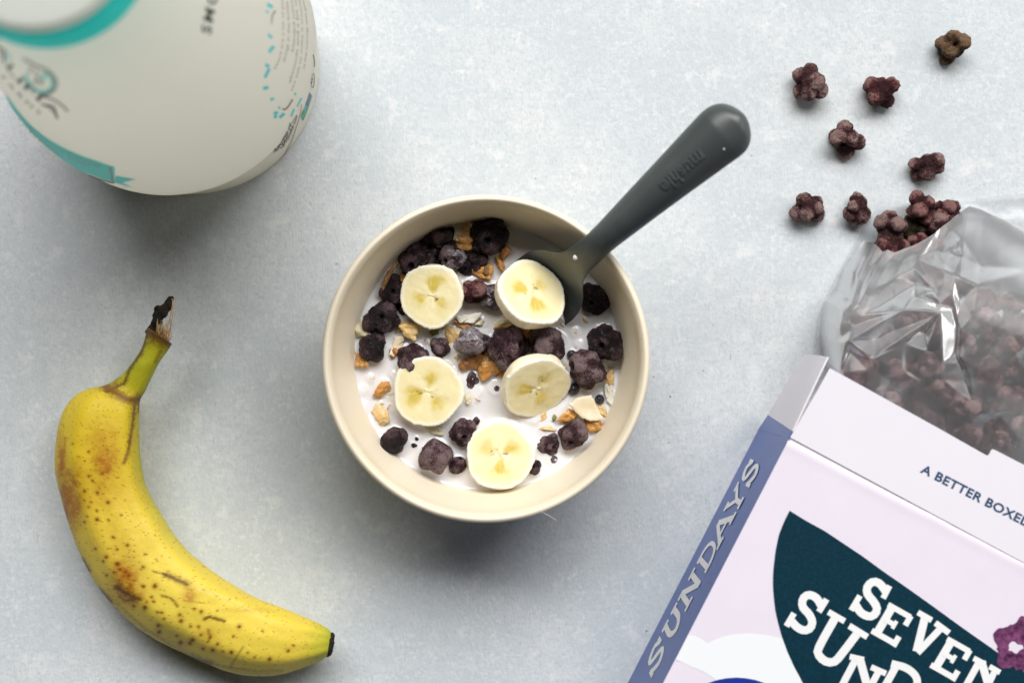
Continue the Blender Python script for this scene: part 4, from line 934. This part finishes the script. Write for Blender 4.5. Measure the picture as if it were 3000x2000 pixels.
for (a, b_, w) in [((310, 540), (345, 535), 8), ((240, 640), (300, 610), 9), ((240, 700), (290, 670), 8), ((330, 700), (410, 630), 9), ((180, 410), (240, 385), 7), ((575, 300), (600, 330), 6), ((520, 680), (570, 560), 5), ((690, 380), (620, 520), 5)]:
    P, F = strip(q2([a, b_]), w, 8); on_bottle_obj('printed_dash', P, F, 'cyan_print')
# boxed slogan on the lower wall
for pts, w in (([(232, 1278), (350, 1130), (450, 960), (530, 800), (615, 655)], 1.6), ([(355, 1215), (440, 1080), (520, 920), (570, 790), (620, 660)], 1.6)):
    P, F = strip(q2(pts), w, 40); on_bottle_obj('printed_line', P, F, 'black_print')
P, F = path_text('UNZIP IT', q2([(268, 1262), (375, 1165), (450, 1040), (525, 890), (560, 790)]), 10.5, .02, .3); on_bottle_obj('printed_word', P, F, 'black_print')
P, F = path_text('& recycle me', q2([(392, 1190), (470, 1080), (540, 930), (590, 800), (625, 690)]), 4.5, .01); on_bottle_obj('printed_word', P, F, 'black_print')
zp = resample(catmull(q2([(345, 1390), (440, 1260), (530, 1080), (600, 880), (660, 690), (700, 470)]), 60), 46)
for i in range(45):
    d = zp[i + 1] - zp[i]; d /= np.linalg.norm(d); P, F = strip([zp[i] - 1.9 * d + np.array([-d[1], d[0]]) * 1.3, zp[i] + 1.9 * d - np.array([-d[1], d[0]]) * 1.3], 1.6, 3); on_bottle_obj('printed_stitch', P, F, 'brown_print')
# round mark with letter, small badge
t = np.linspace(0, 2 * np.pi, 25); P, F = strip([(760 + (882 + 24 * math.cos(a) + 8 * math.sin(a)) / 5.6, (1325 - 120 * math.sin(a)) / 5.6) for a in t], 1.4, 60); on_bottle_obj('printed_circle', P, F, 'black_print')
P, F = path_text('U', q1([(866, 1375), (884, 1290)]), 4.5, .03); on_bottle_obj('printed_word', P, F, 'black_print')
P, F = strip(q1([(885, 900), (905, 1000), (905, 1100)]), 2.5, 12); on_bottle_obj('printed_line', P, F, 'black_print')
P = np.array(q2([(828, 285), (862, 335), (795, 525), (762, 490)])); on_bottle_obj('printed_badge', P, [(0, 1, 2, 3)], 'blue_print')
P = np.array(q2([(762, 500), (795, 530), (730, 730), (680, 700)])); on_bottle_obj('printed_badge', P, [(0, 1, 2, 3)], 'cyan_print', .0002)
P, F = strip(q2([(860, 345), (770, 610), (712, 745)]), 3.5, 12); on_bottle_obj('printed_badge', P, F, 'green_print', .0003)
P, F = strip(q2([(745, 575), (705, 660)]), 4, 8); on_bottle_obj('printed_badge', P, F, 'green_print', .0003)

# ------------------------------------------------------------------ cereal box
ZB = .065
A2 = np.array([.8885, -.4589]); B2 = np.array([-.4589, -.8885])       # world xy: along the crease, towards the box bottom
Cn = np.array(W(2311, 1286, ZB)[:2]); BW, BL, TH = .19, .25, .0005
box = empty('cereal_box', (Cn[0], Cn[1], 0)); tag(box, 'open lilac and blue cereal box lying on its back at the lower right', 'box')
def bpt(a, b, z): q = Cn + A2 * a + B2 * b; return (q[0], q[1], z)
def slab(name, quad, thick, mat, edge=None, parent=None):   # quad: 3-D polygon, thickened along its normal (downwards/inwards)
    Q = [Vector(q) for q in quad]; nrm = (Q[1] - Q[0]).cross(Q[2] - Q[1]).normalized(); n_ = len(Q)
    V = [q for q in Q] + [q - nrm * thick for q in Q]
    F = [tuple(range(n_)), tuple(range(n_, 2 * n_))[::-1]] + [(i, i + n_, (i + 1) % n_ + n_, (i + 1) % n_) for i in range(n_)]
    o = mesh_obj(name, V, F, M[mat], smooth=False)
    if edge:
        o.data.materials.append(M[edge])
        for p in list(o.data.polygons)[2:]: p.material_index = 1
    adopt(o, parent or box); return o
# front panel with the folded crease dipping at its top edge
prf = [(-.0004, -.0005), (.0001, -.0004), (.0008, -.0001), (.0016, .00020), (.0030, .00006), (.006, 0), (.05, .0008), (.12, .001), (.2, .0006), (BL, 0)]
V = []; na_ = 80
for i in range(na_):
    a = BW * i / (na_ - 1); wob = .00035 * fbm(np.array([a * 140, 3., 1.]), 3)
    for b_, dz in prf: V.append(bpt(a, b_ + (wob if b_ < .004 else 0), ZB + dz * (math.sin(math.pi * min(1, max(0, a / BW))) ** .3 if b_ > .01 else 1)))
o = mesh_obj('front_panel', V, [f for f in grid_faces(na_, len(prf))], M['card_pink']); o.data.flip_normals(); adopt(o, box)
slab('side_panel', [bpt(0, 0, ZB - .0003), bpt(0, 0, 0), bpt(0, BL, 0), bpt(0, BL, ZB - .0003)], TH, 'card_blue')
slab('side_panel', [bpt(BW, 0, ZB - .0003), bpt(BW, 0, 0), bpt(BW, BL, 0), bpt(BW, BL, ZB - .0003)], TH, 'card_blue')
slab('bottom_panel', [bpt(0, BL, 0), bpt(BW, BL, 0), bpt(BW, BL, ZB - .0003), bpt(0, BL, ZB - .0003)], TH, 'card_pink')
slab('back_panel', [bpt(.0006, .0, .0012), bpt(.0006, BL, .0012), bpt(BW, BL, .0012), bpt(BW, .0, .0012)], TH, 'card_pink')
# top flap, continuing past the crease and rising very slightly
nfl = np.cross(np.array([A2[0], A2[1], 0]), np.array([-B2[0], -B2[1], .035])); nfl /= np.linalg.norm(nfl)
pf0 = np.array(bpt(0, 0, ZB + .0001))
fl = [(2315, 1281), (2361, 1201), (2400, 1134), (2426, 1087), (2430, 1079), (2437, 1081), (2600, 1171), (2750, 1254), (2888, 1332), (2894, 1334), (2899, 1328), (2903, 1319), (2908, 1315), (2916, 1318), (3000, 1361), (3240, 1490), (3160, 1733)]
P = on_plane(fl, pf0, nfl); slab('top_flap', [tuple(p) for p in P][::-1], .0005, 'card_flap', 'card_raw')
# crease line: narrow dark groove floor between panel and flap
slab('crease', [bpt(.0005, .0006, ZB - .0006), bpt(.0005, -.0012, ZB - .0006), bpt(BW, -.0012, ZB - .0006), bpt(BW, .0006, ZB - .0006)], .0002, 'card_pink')
# side flap
sfw = [W(2311, 1284, ZB - .0003), W(2352, 1195, .0648), W(2424, 1045, .0640), W(2357, 1038, .034), W(2300, 1130, .020), W(2236, 1238, .0006)]
tA = .12
def lerp(p, q, t): return tuple(p[i] + (q[i] - p[i]) * t for i in range(3))
b0 = lerp(sfw[0], sfw[1], .25); b1 = lerp(sfw[5], sfw[4], .22)
cA = W(2222, 1256, 0.0004)
V = [sfw[0], b0, b1, cA]; o = mesh_obj('side_flap_strip', V + [tuple(np.array(v) + np.array([.0004, -.0002, 0])) for v in V], [(0, 1, 2, 3), (7, 6, 5, 4), (0, 4, 5, 1), (1, 5, 6, 2), (2, 6, 7, 3), (3, 7, 4, 0)], M['card_blue'], smooth=False); adopt(o, box)
ta, tb_ = resample([b0, sfw[1], sfw[2]], 14), resample([b1, sfw[4], sfw[3]], 14)
V = np.stack([ta + (tb_ - ta) * k + np.array([-.0006, .0003, 0]) * math.sin(math.pi * k) * np.linspace(0, 1, 14)[:, None] for k in np.linspace(0, 1, 7)], 1).reshape(-1, 3)
F = grid_faces(14, 7); V2 = V + np.array([.0005, -.00025, 0]); n_ = len(V)
rim_ = [i * 7 for i in range(14)] + [13 * 7 + j for j in range(1, 7)] + [i * 7 + 6 for i in range(12, -1, -1)] + [j for j in range(5, 0, -1)]
F2 = [tuple(i + n_ for i in f[::-1]) for f in F] + [(rim_[i], rim_[(i + 1) % len(rim_)], rim_[(i + 1) % len(rim_)] + n_, rim_[i] + n_) for i in range(len(rim_))]
o = mesh_obj('side_flap', np.vstack([V, V2]), F + F2, M['card_flap'], smooth=False); adopt(o, box)
# prints on the front panel
zf = lambda L_: [(2200 + x * .3826, 1400 + y * .3826) for x, y in L_]
def front(P, dz=.0): 
    w = on_plane(P, (0, 0, ZB), (0, 0, 1)); r = w[:, :2] - Cn; a = r @ A2; b_ = r @ B2
    z = np.interp(b_, [p[0] for p in prf], [p[1] for p in prf]) * np.where(b_ > .01, np.clip(np.sin(np.pi * np.clip(a / BW, 0, 1)), 0, 1) ** .3, 1)
    out = w.copy(); out[:, 2] = ZB + z + dz
    k = (H - out[:, 2]) / (H - ZB); out[:, 0] = w[:, 0] * k; out[:, 1] = w[:, 1] * k; return out
def front_obj(name, P, F, mat, dz, label=None):
    o = mesh_obj(name, front(np.asarray(P, float), dz), F, M[mat], smooth=False); adopt(o, box)
    if label: o['label'] = label
    return o
def fill_poly(pts, inner_n=9):
    import bmesh
    P = resample(np.array(list(pts) + [pts[0]], float), 121)[:-1]; V = [P]; c = P.mean(0)
    ks = np.linspace(1, 0.02, inner_n); V = np.concatenate([(c + (P - c) * k)[:, None] for k in ks], 1).reshape(-1, 2)
    return V, grid_faces(120, inner_n, True)
le = zf([(297, 248), (255, 330), (215, 430), (188, 560), (172, 700), (168, 775), (170, 850), (178, 940), (190, 1030), (212, 1120), (240, 1220), (280, 1330), (330, 1440), (400, 1568), (520, 1740), (700, 1930), (900, 2080)])
re = zf([(297, 248), (430, 330), (560, 400), (710, 500), (860, 600), (1010, 710), (1170, 820), (1370, 962), (1560, 1100), (1700, 1200), (1830, 1290), (2091, 1480), (2250, 1590), (2400, 1700), (2450, 1740), (2500, 1790), (2520, 1850)])
a_, b_ = resample(le, 60), resample(re, 60); a_[-1] = a_[-1]
P = np.stack([a_ + (b_ - a_) * t for t in np.linspace(0, 1, 24)], 1).reshape(-1, 2); front_obj('printed_badge', P, grid_faces(60, 24), 'navy_print', .00014, 'dark teal rounded badge printed on the front')
zg = lambda L_: [(1800 + x * .4464, 1300 + y * .4464) for x, y in L_]
cl_t = zg([(482, 1254), (515, 1256), (560, 1270), (612, 1308), (655, 1284), (700, 1266), (750, 1254), (800, 1247), (860, 1242), (900, 1242), (1000, 1252), (1100, 1275), (1180, 1300)])
cl_b = zg([(402, 1414), (450, 1432), (500, 1458), (560, 1482), (600, 1500), (660, 1540), (720, 1585), (800, 1640), (860, 1690), (950, 1700), (1050, 1700), (1150, 1700), (1250, 1700)])
a_, b_ = resample(cl_t, 60), resample(cl_b, 60); P = np.stack([a_ + (b_ - a_) * t for t in np.linspace(0, 1, 10)], 1).reshape(-1, 2); front_obj('printed_cloud', P, grid_faces(60, 10), 'cloud_print', .00008, 'white cloud printed beside the badge')
t = np.linspace(0, 2 * np.pi, 49)[:-1]; P = [(2157 + 221 * math.cos(a), 2204 + 221 * math.sin(a)) for a in t]; V, F = fill_poly(P, 6); front_obj('printed_disc', V, F, 'deepblue_print', .00011)
# purple cereal ring printed on the front
cxp, cyp = 2990, 1890; na_ = 220; A = np.linspace(0, 2 * np.pi, na_, endpoint=False); V = []
for a in A:
    nn = float(fbm(np.array([math.cos(a) * 6, math.sin(a) * 6, 2.]), 3)); ro = 74 + 13 * math.cos(5 * a + .7) * abs(math.cos(2.5 * a + .35)) ** .3 + 6 * nn
    rix, riy = 22 + 5 * math.cos(3 * a) + 3 * nn, 15 + 4 * math.cos(4 * a + 1)
    for k in np.linspace(0, 1, 8):
        ix, iy = cxp - 16 + rix * math.cos(a), cyp + 5 + riy * math.sin(a); V.append((ix + (cxp + ro * math.cos(a) - ix) * k, iy + (cyp + ro * math.sin(a) - iy) * k))
front_obj('printed_cereal', V, grid_faces(na_, 8, True), 'purple_print', .00019, 'purple flower shaped cereal ring printed on the front')
# slab-serif lettering, traced stroke by stroke
def letter(strokes, conv, scale, placer, mat, name='printed_letter', base=.0004):
    AV, AF = [], []
    for i, (pts, w) in enumerate(strokes):
        P, F = strip(conv(pts), w * scale, 24 if len(pts) > 2 else 4); off = sum(len(v) for v in AV)
        AV.append(placer(P, base + .00002 * i)); AF += [tuple(q + off for q in f) for f in F]
    o = mesh_obj(name, np.vstack(AV), AF, M[mat], smooth=False); adopt(o, box); return o
E1 = [([(1088, 975), (965, 1185)], 62), ([(1050, 966), (1222, 1063)], 42), ([(1225, 1052), (1182, 1126)], 44), ([(925, 1165), (1112, 1270)], 44), ([(1134, 1210), (1090, 1285)], 44), ([(1025, 1078), (1100, 1122)], 38), ([(1116, 1092), (1082, 1150)], 30)]
sh = lambda Ls, dx, dy: [([(x + dx, y + dy) for x, y in p], w) for p, w in Ls]
FR = {
 'S1': [([(1030, 862), (985, 805), (935, 792), (892, 830), (893, 885), (940, 945), (966, 1000), (940, 1048), (895, 1055), (840, 1025), (800, 965)], 62), ([(1062, 822), (1012, 918)], 44), ([(835, 898), (768, 1010)], 44)],
 'E1': E1, 'V': [([(1335, 1055), (1268, 1325)], 62), ([(1462, 1140), (1275, 1335)], 52), ([(1278, 1026), (1385, 1086)], 44), ([(1412, 1106), (1518, 1184)], 46)],
 'E2': sh(E1, 452, 262),
 'N1': [([(1750, 1400), (1640, 1600)], 52), ([(1765, 1400), (1835, 1640)], 60), ([(1705, 1376), (1795, 1424)], 42), ([(1872, 1465), (1790, 1640)], 48), ([(1826, 1440), (1908, 1486)], 42)],
 'S2': [([(545, 985), (500, 915), (440, 892), (398, 925), (397, 985), (445, 1040), (470, 1100), (450, 1150), (405, 1163), (355, 1140), (312, 1095)], 62), ([(580, 925), (520, 1022)], 46), ([(330, 1032), (272, 1132)], 46)],
 'U': [([(655, 1050), (525, 1285), (518, 1350), (575, 1402), (640, 1402), (690, 1350), (835, 1160)], 64), ([(592, 1022), (718, 1094)], 46), ([(752, 1128), (892, 1214)], 48)],
 'N2': [([(808, 1375), (690, 1600)], 54), ([(832, 1375), (905, 1640)], 62), ([(756, 1364), (865, 1388)], 44), ([(985, 1465), (890, 1640)], 52), ([(920, 1444), (1034, 1494)], 44)],
 'D': [([(1118, 1425), (1000, 1640)], 58), ([(1075, 1418), (1190, 1452), (1262, 1515), (1268, 1590), (1200, 1670), (1110, 1680)], 58)],
}
for kx, st in FR.items(): letter(st, zf, .3826, front, 'white_print', base=.00022)
# flap text
P, F = path_text('A BETTER BOXED CEREAL', [(2695.5, 1380.5), (3300, 1704)], 26.5, .022, 0, width=None, maxlen=9)
V, F = text_poly('A BETTER BOXED CEREAL', .022, 0, 0, 0, 1.06, 5)
xs = V[:, 0]; sel = None
sc_ = 345.0  # px from A to end of 'BOXED' is matched below
V2, _ = text_poly('A BETTER BOXE', .022, 0, 0, 0, 1.06, 5); f = 325 / V2[:, 0].max()
P0 = np.array([2695.5, 1381.]); dr = np.array([.889, .458]); du = np.array([.458, -.889])
P = P0 + V[:, :1] * f * dr + V[:, 1:2] * (26.5 / .73) * du
Wp = on_plane(P, pf0 + nfl * .0002 * (1 if nfl[2] > 0 else -1), nfl); o = mesh_obj('printed_words', Wp, F, M['ink'], smooth=False); adopt(o, box)
# spine lettering
UN = {'S': [([(.88, .74), (.6, .95), (.25, .82), (.25, .62), (.75, .40), (.80, .2), (.5, .05), (.12, .25)], .16), ([(.88, .98), (.88, .66)], .13), ([(.10, .36), (.10, .02)], .13)],
      'U': [([(.22, .95), (.22, .30), (.5, .05), (.78, .30), (.78, .95)], .17), ([(.0, .95), (.42, .95)], .12), ([(.6, .95), (1, .95)], .12)],
      'N': [([(.2, .02), (.2, .97)], .15), ([(.2, .97), (.8, .05)], .17), ([(.8, .0), (.8, .98)], .15), ([(0, .06), (.42, .06)], .11), ([(0, .94), (.3, .94)], .11), ([(.62, .94), (1, .94)], .11)],
      'D': [([(.22, .05), (.22, .95)], .16), ([(.05, .94), (.55, .92), (.85, .7), (.85, .3), (.55, .08), (.05, .06)], .13)],
      'A': [([(.12, .05), (.5, .95)], .14), ([(.88, .05), (.5, .95)], .16), ([(.25, .36), (.75, .36)], .10), ([(-.05, .05), (.32, .05)], .11), ([(.68, .05), (1.05, .05)], .11)],
      'Y': [([(.08, .95), (.5, .45)], .14), ([(.92, .95), (.5, .45)], .14), ([(.5, .5), (.5, .05)], .16), ([(-.06, .95), (.3, .95)], .11), ([(.7, .95), (1.06, .95)], .11), ([(.28, .05), (.72, .05)], .11)]}
def spine_pt(ypar, w):   # ypar: zoomed y along the top edge, w: 0 front edge .. 1 base edge
    y = 1300 + ypar * .4464; x = 2309 - (y - 1287) * .5135; top = np.array(W(x, y, ZB)); return top * np.array([1, 1, 1 - w])
nside = np.array([-A2[0], -A2[1], 0])
for ch, y0, y1 in [('S', 1640, 1425), ('U', 1405, 1195), ('N', 1180, 945), ('D', 925, 725), ('A', 745, 510), ('Y', 530, 345), ('S', 335, 160)]:
    AV, AF = [], []
    for i, (pts, w) in enumerate(UN[ch]):
        P, F = strip(pts, w * 1.18, 24 if len(pts) > 2 else 4); off = sum(len(v) for v in AV); Q = []
        for (u, v) in P:
            q = spine_pt(y0 + (y1 - y0) * u, .36 + .40 * v); Q.append(q + nside * (.00015 + .00002 * i))
        AV.append(np.array(Q)); AF += [tuple(q + off for q in f) for f in F]
    o = mesh_obj('printed_letter', np.vstack(AV), AF, M['white_print'], smooth=False); adopt(o, box)

# ------------------------------------------------------------------ plastic bag
def coons(c_top, c_bot, c_left, c_right, nu, nv):
    T, B_ = resample(c_top, nu), resample(c_bot, nu); Lf, Rt = resample(c_left, nv), resample(c_right, nv)
    u = np.linspace(0, 1, nu)[:, None, None]; v = np.linspace(0, 1, nv)[None, :, None]
    P = (1 - v) * T[:, None] + v * B_[:, None] + (1 - u) * Lf[None] + u * Rt[None] - ((1 - u) * (1 - v) * T[0] + u * (1 - v) * T[-1] + (1 - u) * v * B_[0] + u * v * B_[-1])
    return P, u[..., 0] + 0 * v[..., 0], v[..., 0] + 0 * u[..., 0]
c_top = [(2530, 705), (2560, 712), (2577, 727), (2586, 738), (2600, 731), (2621, 740), (2650, 728), (2682, 717), (2712, 700), (2737, 684), (2762, 662), (2778, 651), (2800, 632), (2820, 617), (2839, 604), (2870, 612), (2920, 636), (3000, 668), (3160, 730)]
c_left = [(2530, 705), (2500, 740), (2469, 789), (2444, 852), (2416, 880), (2405, 927), (2402, 973), (2412, 1050), (2440, 1125)]
c_bot = [(2440, 1125), (2500, 1180), (3200, 1540)]; c_right = [(3160, 730), (3200, 1540)]
NU, NV = 330, 270
PB, U, Vv = coons(c_top, c_bot, c_left, c_right, NU, NV)
def film_h(P, U, Vv):
    e = 1 - np.exp(-U / .035); x = P[..., 0]; y = P[..., 1]
    q_ = np.clip(Vv / .42, 0, 1); lift = .0150 + .0125 * q_ * q_ * (3 - 2 * q_) + .0090 * Vv
    right = 1 - .0 * U
    # the empty upper right of the bag sinks to the table
    dr = (x - 2850) * .55 - (y - 640) * .83        # >0 above the line of puffs
    sink = 1 / (1 + np.exp(np.clip(dr / 36, -30, 30)))
    return .0012 + e * lift * (.04 + .96 * sink)
Zb = film_h(PB, U, Vv)
K1, K2, K3, K4, K5, K6, K7 = (2648, 907), (2755, 915), (2676, 783), (2682, 833), (2795, 805), (2489, 999), (2489, 1027)
FOLDS = [(K1, (2505, 952), 4.0, 13), (K1, K6, -2.6, 12), (K2, (2560, 1045), 4.4, 22), (K2, (2682, 872), -2.6, 12), (K2, (2735, 850), 2.0, 10), (K1, (2605, 880), 2.2, 8), (K1, K4, 2.4, 9), (K4, K3, -2.2, 9), (K3, (2690, 760), 2.2, 9), ((2690, 760), (2762, 650), 2.8, 16), ((2520, 925), (2560, 850), 3.0, 18), ((2560, 850), (2602, 745), 3.0, 20),
         ((2625, 812), (2660, 705), 2.2, 9), (K5, (2812, 880), 2.4, 9), ((2812, 880), (2806, 965), -2.6, 8), ((2790, 860), (2812, 970), 2.2, 7), (K4, (2740, 850), -1.8, 9), (K6, K7, 2.2, 10), (K6, (2462, 1090), 2.4, 10), (K7, (2545, 1052), 3.2, 10), ((2545, 1052), (2650, 1008), 2.8, 14), ((2650, 1008), K2, 3.2, 14), ((2755, 915), (2760, 1065), -2.0, 12), ((2760, 1065), (2812, 1050), 2.6, 8), ((2812, 1050), (2842, 1105), 2.4, 9), ((2800, 1030), (2830, 1120), -2.0, 8), ((2812, 970), (2800, 1060), 2.2, 14),
         ((2745, 893), (2790, 905), -2.2, 8), ((2500, 800), (2560, 740), 1.6, 14), ((2470, 880), (2450, 1000), 1.8, 16), ((2880, 1090), (3000, 1060), 1.4, 12), ((2850, 1180), (2920, 1120), 1.4, 12), ((2880, 640), (3000, 690), 1.0, 14), ((2830, 980), (2900, 1010), 1.2, 10), ((2640, 1080), (2700, 1120), 1.8, 10), ((2610, 1110), (2660, 1090), -1.6, 10), ((2540, 1085), (2580, 1100), 2.2, 10), ((2930, 1220), (2990, 1290), 1.2, 10)]
X_, Y_ = PB[..., 0], PB[..., 1]
# crumpled film: flat facets meeting in sharp creases (triangulated knots, traced creases kept as edges)
from mathutils.geometry import delaunay_2d_cdt
kn = {}; ed = []
def knot(p, h):
    p = (round(p[0]), round(p[1]))
    if p not in kn: kn[p] = h
    else: kn[p] = max(kn[p], h, key=abs)
    return p
for (p, q, h, w) in FOLDS: ed.append((knot(p, h * .55), knot(q, h * .25)))
for p, h in ((K1, 3.4), (K2, 4.0), (K3, 2.2), (K4, -2.0), (K5, 2.6), (K6, 3.0), (K7, -1.4)): kn[(round(p[0]), round(p[1]))] = h
rs = np.random.default_rng(12); tries = 0
while tries < 900:
    tries += 1; p = (int(rs.uniform(2380, 3190)), int(rs.uniform(600, 1540)))
    dens = 46 if (p[0] < 2880 and p[1] < 1120) else 92
    if all((p[0] - q[0]) ** 2 + (p[1] - q[1]) ** 2 > dens ** 2 for q in kn): kn[p] = rs.normal(0, 1.15 if dens == 46 else .9)
for p in ((2300, 550), (3300, 550), (3300, 1700), (2300, 1700)): kn[p] = 0
keys = list(kn); idx = {p: i for i, p in enumerate(keys)}
cv, ce, cf, vo_, _, _ = delaunay_2d_cdt([Vector(p) for p in keys], [(idx[a], idx[b]) for a, b in ed], [], 0, .5)
cv = np.array([v[:] for v in cv]); hv = np.array([np.mean([kn[keys[k]] for k in o_]) if len(o_) else 0. for o_ in vo_])
cre = np.zeros_like(X_)
wx = X_ + 3 * fbm(np.stack([X_ * .02, Y_ * .02, 0 * X_], -1), 3); wy = Y_ + 3 * fbm(np.stack([X_ * .02, Y_ * .02, 0 * X_ + 5], -1), 3)
for f in cf:
    a_, b_, c_ = cv[f[0]], cv[f[1]], cv[f[2]]; det = (b_[1] - c_[1]) * (a_[0] - c_[0]) + (c_[0] - b_[0]) * (a_[1] - c_[1])
    if abs(det) < 1e-6: continue
    l1 = ((b_[1] - c_[1]) * (wx - c_[0]) + (c_[0] - b_[0]) * (wy - c_[1])) / det; l2 = ((c_[1] - a_[1]) * (wx - c_[0]) + (a_[0] - c_[0]) * (wy - c_[1])) / det; l3 = 1 - l1 - l2
    m = (l1 >= -1e-6) & (l2 >= -1e-6) & (l3 >= -1e-6); cre[m] = (l1 * hv[f[0]] + l2 * hv[f[1]] + l3 * hv[f[2]])[m]
for _ in range(4):
    cre[1:-1] = (cre[:-2] + 2 * cre[1:-1] + cre[2:]) / 4; cre[:, 1:-1] = (cre[:, :-2] + 2 * cre[:, 1:-1] + cre[:, 2:]) / 4
cre += .30 * fbm(np.stack([X_ * .022 + Y_ * .01, Y_ * .008 - X_ * .004, 0 * X_ + 9], -1), 3)
msk = np.clip(U / .03, 0, 1)
soft = 1 / (1 + np.exp(-((X_ - 2850) * .55 - (Y_ - 640) * .83) / 40))   # the empty part lies almost flat
Zb = np.maximum(Zb + cre * .00105 * msk * (1 - .95 * soft), .0009)
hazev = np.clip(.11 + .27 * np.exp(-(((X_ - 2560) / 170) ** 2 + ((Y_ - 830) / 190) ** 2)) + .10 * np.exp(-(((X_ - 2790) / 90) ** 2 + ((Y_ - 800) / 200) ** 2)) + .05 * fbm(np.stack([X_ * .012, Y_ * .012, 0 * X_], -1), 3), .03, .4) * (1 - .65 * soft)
bag = empty('cereal_bag', W(2700, 950, 0)); tag(bag, 'crumpled clear plastic bag of cereal coming out of the open box', 'bag')
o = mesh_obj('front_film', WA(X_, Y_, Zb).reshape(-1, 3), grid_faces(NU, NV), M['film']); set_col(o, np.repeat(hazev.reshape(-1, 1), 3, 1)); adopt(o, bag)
PK, U2, V2_ = coons([(2568, 609), (2640, 596), (2760, 588), (2880, 580), (3000, 566), (3180, 545)], [(2360, 1120), (3200, 1560)], [(2568, 609), (2516, 690), (2448, 812), (2398, 918), (2378, 1040), (2360, 1120)], [(3180, 545), (3200, 1560)], 120, 120)
zk = .0008 + .0011 * np.clip(fbm(np.stack([PK[..., 0] * .008, PK[..., 1] * .02, 0 * PK[..., 0]], -1), 4) + .4, 0, 2) + .0003
o = mesh_obj('back_film', WA(PK[..., 0], PK[..., 1], zk).reshape(-1, 3), grid_faces(120, 120), M['film_back']); adopt(o, bag)

# puffs heaped inside the bag
PILE = [(2470, 860), (2525, 770), (2570, 725), (2640, 720), (2740, 665), (2810, 615), (2858, 660), (2870, 740), (2915, 790), (2895, 870), (2960, 865), (3060, 930), (3190, 1010), (3190, 1480), (2900, 1380), (2600, 1215), (2460, 1110), (2445, 920)]
def inside(x, y, P):
    c = False; j = len(P) - 1
    for i in range(len(P)):
        if (P[i][1] > y) != (P[j][1] > y) and x < (P[j][0] - P[i][0]) * (y - P[i][1]) / (P[j][1] - P[i][1]) + P[i][0]: c = not c
        j = i
    return c
gx = np.arange(2360, 3220, 10); gy = np.arange(590, 1560, 10); GZ = np.full((len(gx), len(gy)), np.nan); GC = np.zeros_like(GZ)
ii = np.clip(((X_ - 2360) / 10).round().astype(int), 0, len(gx) - 1); jj = np.clip(((Y_ - 590) / 10).round().astype(int), 0, len(gy) - 1)
GM = np.full(GZ.shape, 9.0); np.minimum.at(GM, (ii.ravel(), jj.ravel()), Zb.ravel())
PL = [puff_mesh(200 + i, 8, 4, True, .9) for i in range(6)]
placed = []; rs = random.Random(3)
for layer in range(5):
    z = .0072 + layer * .0092; cand = 0
    for _ in range(1500):
        x, y = rs.uniform(2400, 3190), rs.uniform(610, 1480)
        if not inside(x, y, PILE): continue
        i, j = int((x - 2360) / 10), int((y - 590) / 10); loc = GM[max(0, i - 3):i + 4, max(0, j - 3):j + 4].min()
        if loc > 1 or z + .0052 > loc: 
            if layer > 0 or loc > 1 or z + .0032 > loc: continue
        w = W(x, y, z)
        if any((w[0] - p[0]) ** 2 + (w[1] - p[1]) ** 2 + (w[2] - p[2]) ** 2 < .0102 ** 2 for p in placed): continue
        if len(placed) > 285: break
        placed.append(w)
for i, w in enumerate(placed):
    o = bpy.data.objects.new('cereal_puff', PL[i % 6]); C.objects.link(o); o.location = w
    r = .0060 * rs.uniform(.9, 1.08); o.scale = (r, r, r); o.rotation_euler = (rs.uniform(0, 6), rs.uniform(0, 6), rs.uniform(0, 6))
    o.material_slots[0].link = 'OBJECT'; o.material_slots[0].material = M[['puff_dry', 'puff_dry', 'puff_red', 'puff_dry', 'puff_red', 'puff_dry'][rs.randrange(6)]]
    tag(o, 'purple brown cereal puff seen hazily through the plastic bag', 'cereal piece', 'cereal puffs heaped inside the plastic bag')
print('pile', len(placed))
